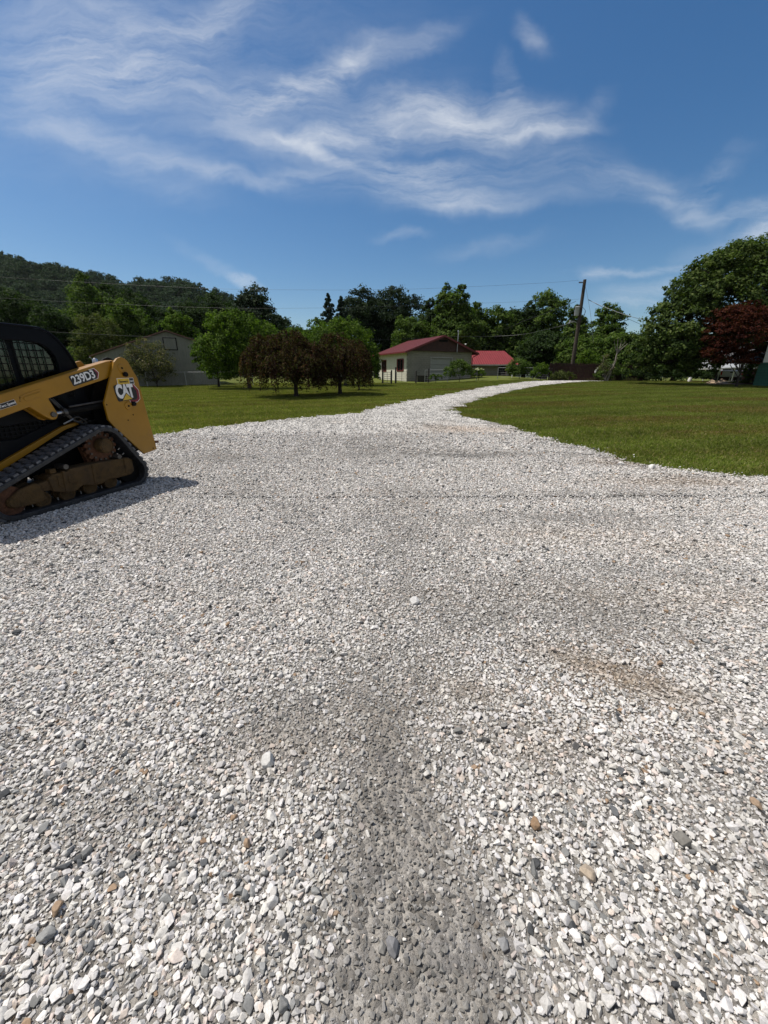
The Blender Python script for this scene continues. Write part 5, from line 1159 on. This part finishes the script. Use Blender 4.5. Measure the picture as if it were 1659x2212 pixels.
for u, y, h_, lab in ((826.5, 39.5, 1.25, 'dark wooden post at the left end of the metal gates'), (845.5, 38.5, 1.25, 'dark wooden post between the short and long metal gates, left of the tallest'), (854.5, 40, 1.5, 'tallest dark wooden post beside the metal gates'), (898.5, 41, 1.15, 'dark wooden post right of the gates, left of the feeder'), (925.5, 42, 1.35, 'dark wooden post right of the feeder by the wire fence')):
    p = MB().tube([(0, 0, -.2), (0, 0, h_ * .5), (.01, 0, h_), (.012, 0, h_ + .015)], [.085, .08, .075, .05], 10).build('wooden_post', M['post_wood'], None, smooth=True, loc=gp(u, y)); tag(p, lab, 'post', PG)
def gate(u0, y0, u1, y1, label):
    a, c = gp(u0, y0), gp(u1, y1); t = thing('metal_gate', a, label, 'gate', group='tube gates by the barn'); d = c - a; e = d.normalized()
    for q in range(6): MB().tube([Vector((0, 0, .12 + q * .19)), d + Vector((0, 0, .12 + q * .19))], .018, 6).build('rail', M['dark_steel'], t)
    for f in (.02, .5, .98): MB().tube([d * f + Vector((0, 0, .12)), d * f + Vector((0, 0, 1.07))], .02, 6).build('upright', M['dark_steel'], t)
gate(829, 39.4, 844, 38.6, 'short metal tube gate between the two left wooden posts'); gate(856, 40, 880, 40.4, 'longer metal tube gate right of the tallest wooden post')

# picket fence
a, c = Vector((gx(1186, 42), 42, 0)), Vector((gx(1392, 40.5), 40.5, 0)); fz = 1.0
pf = thing('picket_fence', (a.x, a.y, float(T(a.x, a.y))), 'weathered red brown wooden picket fence beyond the lawn crest', 'fence')
d = c - a; L_ = d.length; e = d / L_; ra = math.atan2(e.y, e.x); pf.rotation_euler = (0, 0, ra); k = int(L_ / .135); gr = random.Random(9)
rl = []
for q in range(min(k, 98)):
    s = q * L_ / min(k, 98); wx = a + e * s; zz = float(T(wx.x, wx.y)) - pf.location.z; h_ = 1.62 + gr.uniform(-.06, .06); w_ = L_ / min(k, 98) * .43
    MB().prism([(s - w_, zz - .1), (s + w_, zz - .1), (s + w_, zz + h_), (s, zz + h_ + .09), (s - w_, zz + h_)], -.012 + gr.uniform(-.004, .004), .012).build('picket', M['fence_red'], pf)
for zo in (.35, 1.3):
    zc = float(T(c.x, c.y)) - pf.location.z; MB().add([(x, y_, z) for (x, zz) in ((0, 0), (L_, zc)) for y_ in (.02, .06) for z in (zz + zo, zz + zo + .09)], [(0, 1, 3, 2), (4, 6, 7, 5), (0, 4, 5, 1), (2, 3, 7, 6), (0, 2, 6, 4), (1, 5, 7, 3)]).build('rail', M['fence_red'], pf)
bag = thing('white_bag', W(1288, 800, 40.9), 'white plastic bag hanging on the picket fence right of the pole', 'bag')
MB().tube([(-.06, 0, -.25), (-.05, 0, -.1), (.0, 0, .05), (.03, -.01, .16), (.12, -.01, .19), (.18, -.01, .10)], [.05, .09, .085, .06, .05, .01], 8).build('plastic', M['cloth_white'], bag, smooth=True); bag.name = 'plastic_bag'

# ================================================================== utility pole and wires
PY_ = 43.0; pt = W(1263.5, 604, PY_); pb = gp(1233, PY_)
up_ = thing('utility_pole', pb, 'leaning wooden utility pole with grey transformer and a curved lamp arm', 'utility pole')
top = Vector(pt) - pb
MB().tube([(0, 0, -.3), top * .5 + Vector((.02, 0, 0)), top], [.205, .18, .145], 14).build('pole', M['pole_wood'], up_, smooth=True)
def onp(f): return top * f
q = onp(.70); tr = MB().cyl_y(0, 0, [(-.42, .05), (-.40, .20), (-.36, .22), (.34, .22), (.36, .235), (.40, .235), (.44, .18), (.47, .02)], 24).build('transformer', M['ceramic'], up_, smooth=True); tr.rotation_euler = (R(90), 0, 0); tr.location = q + Vector((-.36, -.05, .02))
for s_ in (-.09, .09): MB().tube([(s_, .45, 0), (s_, .62, 0)], [.035, .028], 8).build('bushing', M['pole_wood'], tr)
MB().box(-.16, .02, -.1, .1, -.12, .12).build('transformer_bracket', M['dark_steel'], up_, loc=q + Vector((-.06, -.05, 0)))
q = onp(.575); la = MB().tube([q, q + Vector((-.25, -.1, .18)), q + Vector((-.6, -.2, .27)), q + Vector((-1.0, -.3, .26))], .03, 8).build('lamp_arm', M['galv'], up_, smooth=True)
MB().tube([q + Vector((-.95, -.3, .28)), q + Vector((-1.05, -.3, .25)), q + Vector((-1.1, -.3, .12)), q + Vector((-1.1, -.3, .02))], [.06, .10, .13, .08], 12).build('lamp_head', M['ceramic'], la, smooth=True)
MB().tube([q + Vector((-1.08, -.3, .33)), q + Vector((-1.08, -.3, .43))], [.05, .03], 8).build('photo_cell', M['dark_steel'], la)
q = onp(.975); ins = MB().tube([q, q + Vector((-.25, 0, .0)), q + Vector((-.55, 0, -.02))], [.05, .035, .03], 8).build('strain_insulator', M['dark_steel'], up_)
for s_ in (.25, .38, .50): MB().tube([q + Vector((-s_, 0, -.01)), q + Vector((-s_ - .03, 0, -.01))], .075, 12).build('insulator_disc', M['dark_steel'], ins)
for (f0, x0, z0) in ((.66, .5, .42), (.62, .45, .60)):
    a0 = onp(f0); MB().tube(cr([tuple(a0), tuple(a0 + Vector((x0 * .5, 0, -.05))), tuple(a0 + Vector((x0, 0, z0 * .6))), tuple(onp(.70) + Vector((.5, 0, .12)))], 6), .02, 6).build('service_drop', M['wire'], up_, smooth=True)
q = onp(.70); MB().tube([q + Vector((-.3, -.05, .6)), q + Vector((0, 0, .55)), q + Vector((.5, 0, .12))], .018, 6).build('jumper_wire', M['wire'], up_)
def wire(name, pts, r, label, m='wire', seg=10, group='overhead lines'):
    """pts: (u, v, y) control points"""
    P = cr([tuple(W(*p)) for p in pts], seg) if len(pts) > 2 else np.array([W(*p) for p in pts]); o0 = P[0]
    o = MB().tube([tuple(p - o0) for p in P], r, 5).build(name, M[m], None, smooth=True, loc=tuple(o0)); tag(o, label, 'wire', group)
wire('overhead_wire', [(-120, 590, 40), (0, 598.5, 41), (205, 611, 41.5), (412, 621.5, 42), (560, 625.5, 42), (820, 626, 42.5), (1000, 620, 43), (1177, 611, 43), (1250, 605.5, 43)], .007, 'upper overhead line crossing the sky from the pole top to the left')
wire('overhead_wire', [(-120, 637, 40), (0, 643.5, 41), (205, 655, 41.5), (412, 663.5, 42), (560, 666, 42), (760, 664, 42.5), (1000, 656, 43), (1177, 650, 43), (1252, 646, 43)], .007, 'lower overhead line crossing the sky below the upper one')
bm_ = barn.matrix_world; mast = Matrix.Translation(BZ) @ Matrix.Rotation(brz, 4, 'Z') @ Vector((6.15, -.5, eh + 2.0)); mu = CX + 881 * mast.x / mast.y; 
wire('overhead_wire', [(-60, 706, 30), (113, 717, 32), (270, 725, 34), (436, 731, 36), (620, 734, 40), (810, 734.5, 44), (930, 729.5, 47), (986, 727, mast.y)], .009, 'cable running low past the shed to the mast on the barn')
wire('overhead_wire', [(989, 727, mast.y), (1060, 726.5, 47), (1130, 722, 45), (1200, 707, 44), (1240, 695, 43)], .011, 'slack cable from the barn mast to the middle of the pole')
wire('overhead_wire', [(1244, 651, 43), (1215, 663, 45), (1180, 676, 48), (1130, 694, 52), (1090, 712, 56)], .02, 'thick drop cable running down left from the transformer behind the trees')
wire('overhead_wire', [(1271, 648, 43), (1310, 665, 41), (1360, 683, 38.5), (1410, 694, 36), (1470, 702, 35), (1540, 706, 33.5), (1640, 705, 32)], .018, 'twisted service cable from the pole toward the house on the right')
wire('overhead_wire', [(1271, 647, 43), (1310, 668, 44), (1360, 690, 45.5), (1400, 708, 47)], .016, 'thinner cable diverging below the twisted service cable')
wire('guy_wire', [(1264, 616, 43), (1270, 645, 41.5), (1276, 682, 40.2), (1282, 740, 39.2)], .012, 'guy wire slanting down from the pole top on its right side')

# ================================================================== right hand buildings
RY = 32.0; rx = gx(1641, RY); RZ = Vector((rx, RY, float(T(rx, RY))))
rh = thing('green_walled_house', RZ, 'house corner with dark green block base and white siding, cut by the right frame edge', 'house', rz=R(-46))
sp_z = W(1641, 783, RY)[2] - RZ.z; ev = W(1630, 668, RY)[2] - RZ.z
MB().box(-.25, 9, 0, .25, -.3, sp_z - .12).box(-.25, 0, .25, 7, -.3, sp_z - .12).build('base_wall', M['green_block'], rh)
MB().box(-.30, 9, -.05, .25, sp_z - .12, sp_z).box(-.30, 0, .25, 7, sp_z - .12, sp_z).build('sill_band', M['green_paint'], rh)
MB().box(0, 9, .0, .22, sp_z, ev).box(0, .2, .22, 7, sp_z, ev).build('upper_wall', M['white_siding'], rh)
MB().box(-.06, .04, -.06, -.002, sp_z, ev).build('corner_board', M['white_paint'], rh)
MB().box(-.6, 9.5, -.5, 7.5, ev, ev + .15).build('eaves', M['white_paint'], rh)
MB().add([(-.7, -.6, ev + .152), (9.6, -.6, ev + .152), (9.6, 7.6, ev + .152), (-.7, 7.6, ev + .152), (-.7, 3.5, ev + 1.9), (9.6, 3.5, ev + 1.9)], [(0, 1, 5, 4), (2, 3, 4, 5), (0, 4, 3), (1, 2, 5), (0, 3, 2, 1)]).build('roof', M['grey_shingle'], rh)
lt = MB()
for q in range(7): lt.add([(1.0 + q * .12, -.03, .0), (1.03 + q * .12, -.03, 0), (2.0 + q * .12, -.03, 1.2), (1.97 + q * .12, -.03, 1.2)], [(0, 1, 2, 3)])
lt2 = MB().tube([(.7, -.12, 0), (1.5, -.12, 1.1)], .02, 6).tube([(.95, -.12, 0), (1.75, -.12, 1.1)], .02, 6).tube([(.7, -.12, .5), (1.75, -.12, .5)], .02, 6).build('lattice', M['green_paint'], rh)
# dark porch post with lean-to roof
pp = thing('porch_roof', gp(1617, 35), 'small dark porch roof on a black post beside the green walled house', 'porch')
zt = W(1617, 783, 35)[2] - pp.location.z
MB().box(-.13, .13, -.1, .1, -.2, zt).build('post', M['post_wood'], pp)
MB().box(-.2, 2.6, -.4, 2.6, zt, zt + .12).build('beam', M['post_wood'], pp); MB().add([(-.4, -.6, zt + .13), (2.8, -.6, zt + .13), (2.8, 2.8, zt + .13), (-.4, 2.8, zt + .13), (.1, 2.0, zt + .95), (2.8, 2.0, zt + .95)], [(0, 1, 5, 4), (2, 3, 4, 5), (0, 4, 3), (1, 2, 5), (0, 3, 2, 1)]).build('roof', M['grey_shingle'], pp)
# white sided house behind the red maple
wy = 50.; wx0, wx1 = gx(1558, wy), gx(1625, wy); wz = float(T(wx0, wy))
wh = thing('white_house', (wx0, wy, wz), 'white lap sided house half hidden behind the red maple', 'house', rz=R(-34))
z0_, z1_ = W(1600, 797, wy)[2] - wz, W(1600, 772, wy)[2] - wz
MB().box(0, wx1 - wx0, 0, .2, z0_, z1_).box(0, .2, .2, 6, z0_, z1_).build('wall', M['white_siding'], wh)
MB().box(0, wx1 - wx0, .3, .5, -.5, z0_ - .002).build('porch_back_wall', M['brown_gable'], wh)
MB().add([(-.6, -.6, z1_), (wx1 - wx0 + .5, -.6, z1_), (wx1 - wx0 + .5, 6.5, z1_), (-.6, 6.5, z1_), (-.6, 3, z1_ + 2), (wx1 - wx0 + .5, 3, z1_ + 2)], [(0, 1, 5, 4), (2, 3, 4, 5), (0, 4, 3), (1, 2, 5), (0, 3, 2, 1)]).build('roof', M['grey_shingle'], wh)
# carport
cy_ = 44.; cx0, cx1 = gx(1521, cy_), gx(1568, cy_); cz = float(T(cx0, cy_)) - .02
cp = thing('carport', (cx0, cy_, cz), 'white framed open carport with grey sloping roof', 'carport', rz=R(-38))
ch = W(1525, 797, cy_)[2] - cz
MB().add([(-.5, -.6, ch), (cx1 - cx0 + .3, -.6, ch + .15), (cx1 - cx0 + .3, 5, ch + 1.2), (-.5, 5, ch + 1.0), (-.5, -.6, ch - .1), (cx1 - cx0 + .3, -.6, ch + .05), (cx1 - cx0 + .3, 5, ch + 1.1), (-.5, 5, ch + .9)], [(0, 1, 2, 3), (7, 6, 5, 4), (0, 4, 5, 1), (1, 5, 6, 2), (2, 6, 7, 3), (3, 7, 4, 0)]).build('roof', mat('grey_roof_sheet', (.34, .35, .35), .5), cp)
MB().box(-.62, .25, -.68, -.602, ch - .06, ch + .14).build('fascia', M['white_paint'], cp)
for x, y_ in ((0, 0), (0, 4.6), (cx1 - cx0, 0), (cx1 - cx0, 4.6), ((cx1 - cx0) * .55, 4.6)): MB().box(x - .05, x + .05, y_ - .05, y_ + .05, -.1, ch + (0 if y_ < 1 else .85)).build('post', M['white_paint'], cp)
# pickup seen from behind
tx = gx(1579, 45.5); pk = thing('pickup_truck', (tx, 45.5, float(T(tx, 45.5))), 'silver pickup truck seen from behind beside the carport', 'pickup truck', rz=R(-36))
MB().box(-.95, .95, .06, 2.2, .52, 1.12).build('bed', M['silver_paint'], pk, bevel=.05)
tg = MB().box(-.80, .80, -.02, .06, .62, 1.10).build('tailgate', M['silver_paint'], pk, bevel=.025); MB().box(-.16, .16, -.035, -.02, .90, 1.02).build('tailgate_handle', M['black'], tg, bevel=.01)
for s_ in (-1, 1): MB().box(*sorted((s_ * .82, s_ * .94)), -.01, .08, .68, 1.08).build('tail_light', M['tail_red'], pk, bevel=.02)
MB().box(-.98, .98, -.16, -.03, .45, .60).build('bumper', M['galv'], pk, bevel=.04)
cb_ = MB().prism([(2.2, .55), (2.2, 1.12), (2.35, 1.70), (3.6, 1.72), (4.1, 1.15), (5.4, 1.05), (5.5, .5)], -.92, .92); cb_.v = [(y_, x, z) for x, y_, z in cb_.v]; cb_o = cb_.build('cab', M['silver_paint'], pk, bevel=.06)
MB().box(-.72, .72, 2.185, 2.25, 1.22, 1.58).build('rear_window', M['dark_glass'], cb_o)
for x in (-.88, .88):
    for y_ in (.95, 4.4):
        wv_ = MB().cyl_y(0, 0, [(-.12, .2), (-.12, .33), (-.08, .37), (.08, .37), (.12, .33), (.12, .2)], 24).build('wheel', M['tyre'], pk, smooth=True, loc=(x, y_, .37)); wv_.rotation_euler = (0, 0, R(90))
# stone slabs and bare soil at the lawn edge
for u, v, s_, tw, lab in ((1537, 829, .42, .4, 'tan sandstone slab at the left of the pair on the far lawn edge'), (1558, 827, .48, .3, 'broad tan sandstone slab, right one on the far lawn edge'), (1566, 831, .36, .1, 'thin tan slab lying flat in front of the broad one')):
    p = Vector(G(u, v)); o = MB().prism([(-s_, -.05), (s_ * .9, -.06), (s_ * 1.05, .02), (s_ * .7, .09), (-s_ * .8, .08)], -.28, .28).build('stone_slab', M['stone_slab'], None, bevel=.02, loc=(p.x, p.y, p.z + .05)); o.rotation_euler = (.55 if v < 830 else .1, -tw, .4); tag(o, lab, 'stone slab', 'stone slabs on the lawn edge')
sb_ = G(1560, 832); by0 = sb_[1]; by1 = by0 + 2.0; bx0, bx1 = gx(1525, by0), gx(1660, by1); kx, ky = 40, 12
A, B = np.meshgrid(np.linspace(0, 1, kx), np.linspace(0, 1, ky)); X = bx0 + (bx1 - bx0) * A; Y = by0 + (by1 - by0) * B + .4 * (A - .5)
Z = T(X, Y) - .03 + .14 * np.sin(math.pi * A) ** .5 * np.sin(math.pi * B) ** .7 * (.4 + fbm(X, Y, 2.0))
I = (np.arange(ky - 1)[:, None] * kx + np.arange(kx - 1)[None]).ravel()
tag(np_mesh('soil_bank', np.stack([X, Y, Z], -1).reshape(-1, 3), np.stack([I, I + 1, I + kx + 1, I + kx], 1), M['soil'], smooth=True), 'low bank of bare reddish soil', 'soil bank', kind='structure')
mb_ = small_tree(1630, 0, [(1622, 824, 26, 4, 0), (1600, 825, 20, 4, 0)], 'olive', 'straggly weeds on the soil bank at the right', 900, .10, 131, name='weed_patch', tr_h=0, cat='weeds', y=by0 + 1.2)
pl = MB().box(-1.3, 1.3, -.12, .12, 0, .06).build('timber_plank', M['pale_bark'], None, loc=gp(1583, 36) + Vector((0, 0, .12))); pl.rotation_euler = (0, -.08, .2); tag(pl, 'pale timber plank lying behind the stone slabs', 'plank')
wb = thing('white_marker', gp(1492, 38.5), 'small white upended bucket under the big maple', 'bucket'); wb.name = 'bucket'
MB().tube([(0, 0, 0), (0, 0, .16), (.01, 0, .34), (.012, 0, .36)], [.17, .16, .13, .11], 14).build('pail', M['cloth_white'], wb); MB().tube([(-.13, 0, .32), (0, -.05, .44), (.14, 0, .33)], .01, 6).build('handle', M['galv'], wb)

# undergrowth closing the view between the trunks of the tree line
g = np.random.default_rng(3); ub = []
for i in range(90):
    x = -78 + 156 * i / 89 + g.uniform(-.6, .6); y = 70 + g.uniform(-3, 3); ub.append((x, y, float(T(x, y)) + g.uniform(.8, 2.4), g.uniform(1.5, 2.4), g.uniform(1.5, 2.2), g.uniform(1.6, 3.2)))
V, F, t_ = crown_arrays(ub, 52000, .42, 555, clump=.4, per=22)
tag(np_mesh('undergrowth', V, F, FO['dark'], None, t_), 'dark undergrowth along the foot of the tree line', 'undergrowth', kind='stuff')

# air between the yard and the ridge
hz_ = MB().box(-720, 720, -70, 560, -4, 190).build('haze', None or bpy.data.materials.new('haze')); hm = hz_.data.materials[0]; hm.use_nodes = True; hn = hm.node_tree; hn.nodes.remove(hn.nodes['Principled BSDF'])
pv = N(hn, 'ShaderNodeVolumePrincipled', Density=.00004, Anisotropy=.3); pv.inputs['Color'].default_value = (.86, .90, .96, 1); hn.links.new(pv.outputs[0], hn.nodes['Material Output'].inputs['Volume'])
tag(hz_, 'thin blue summer haze in front of the ridge', 'haze', kind='stuff')
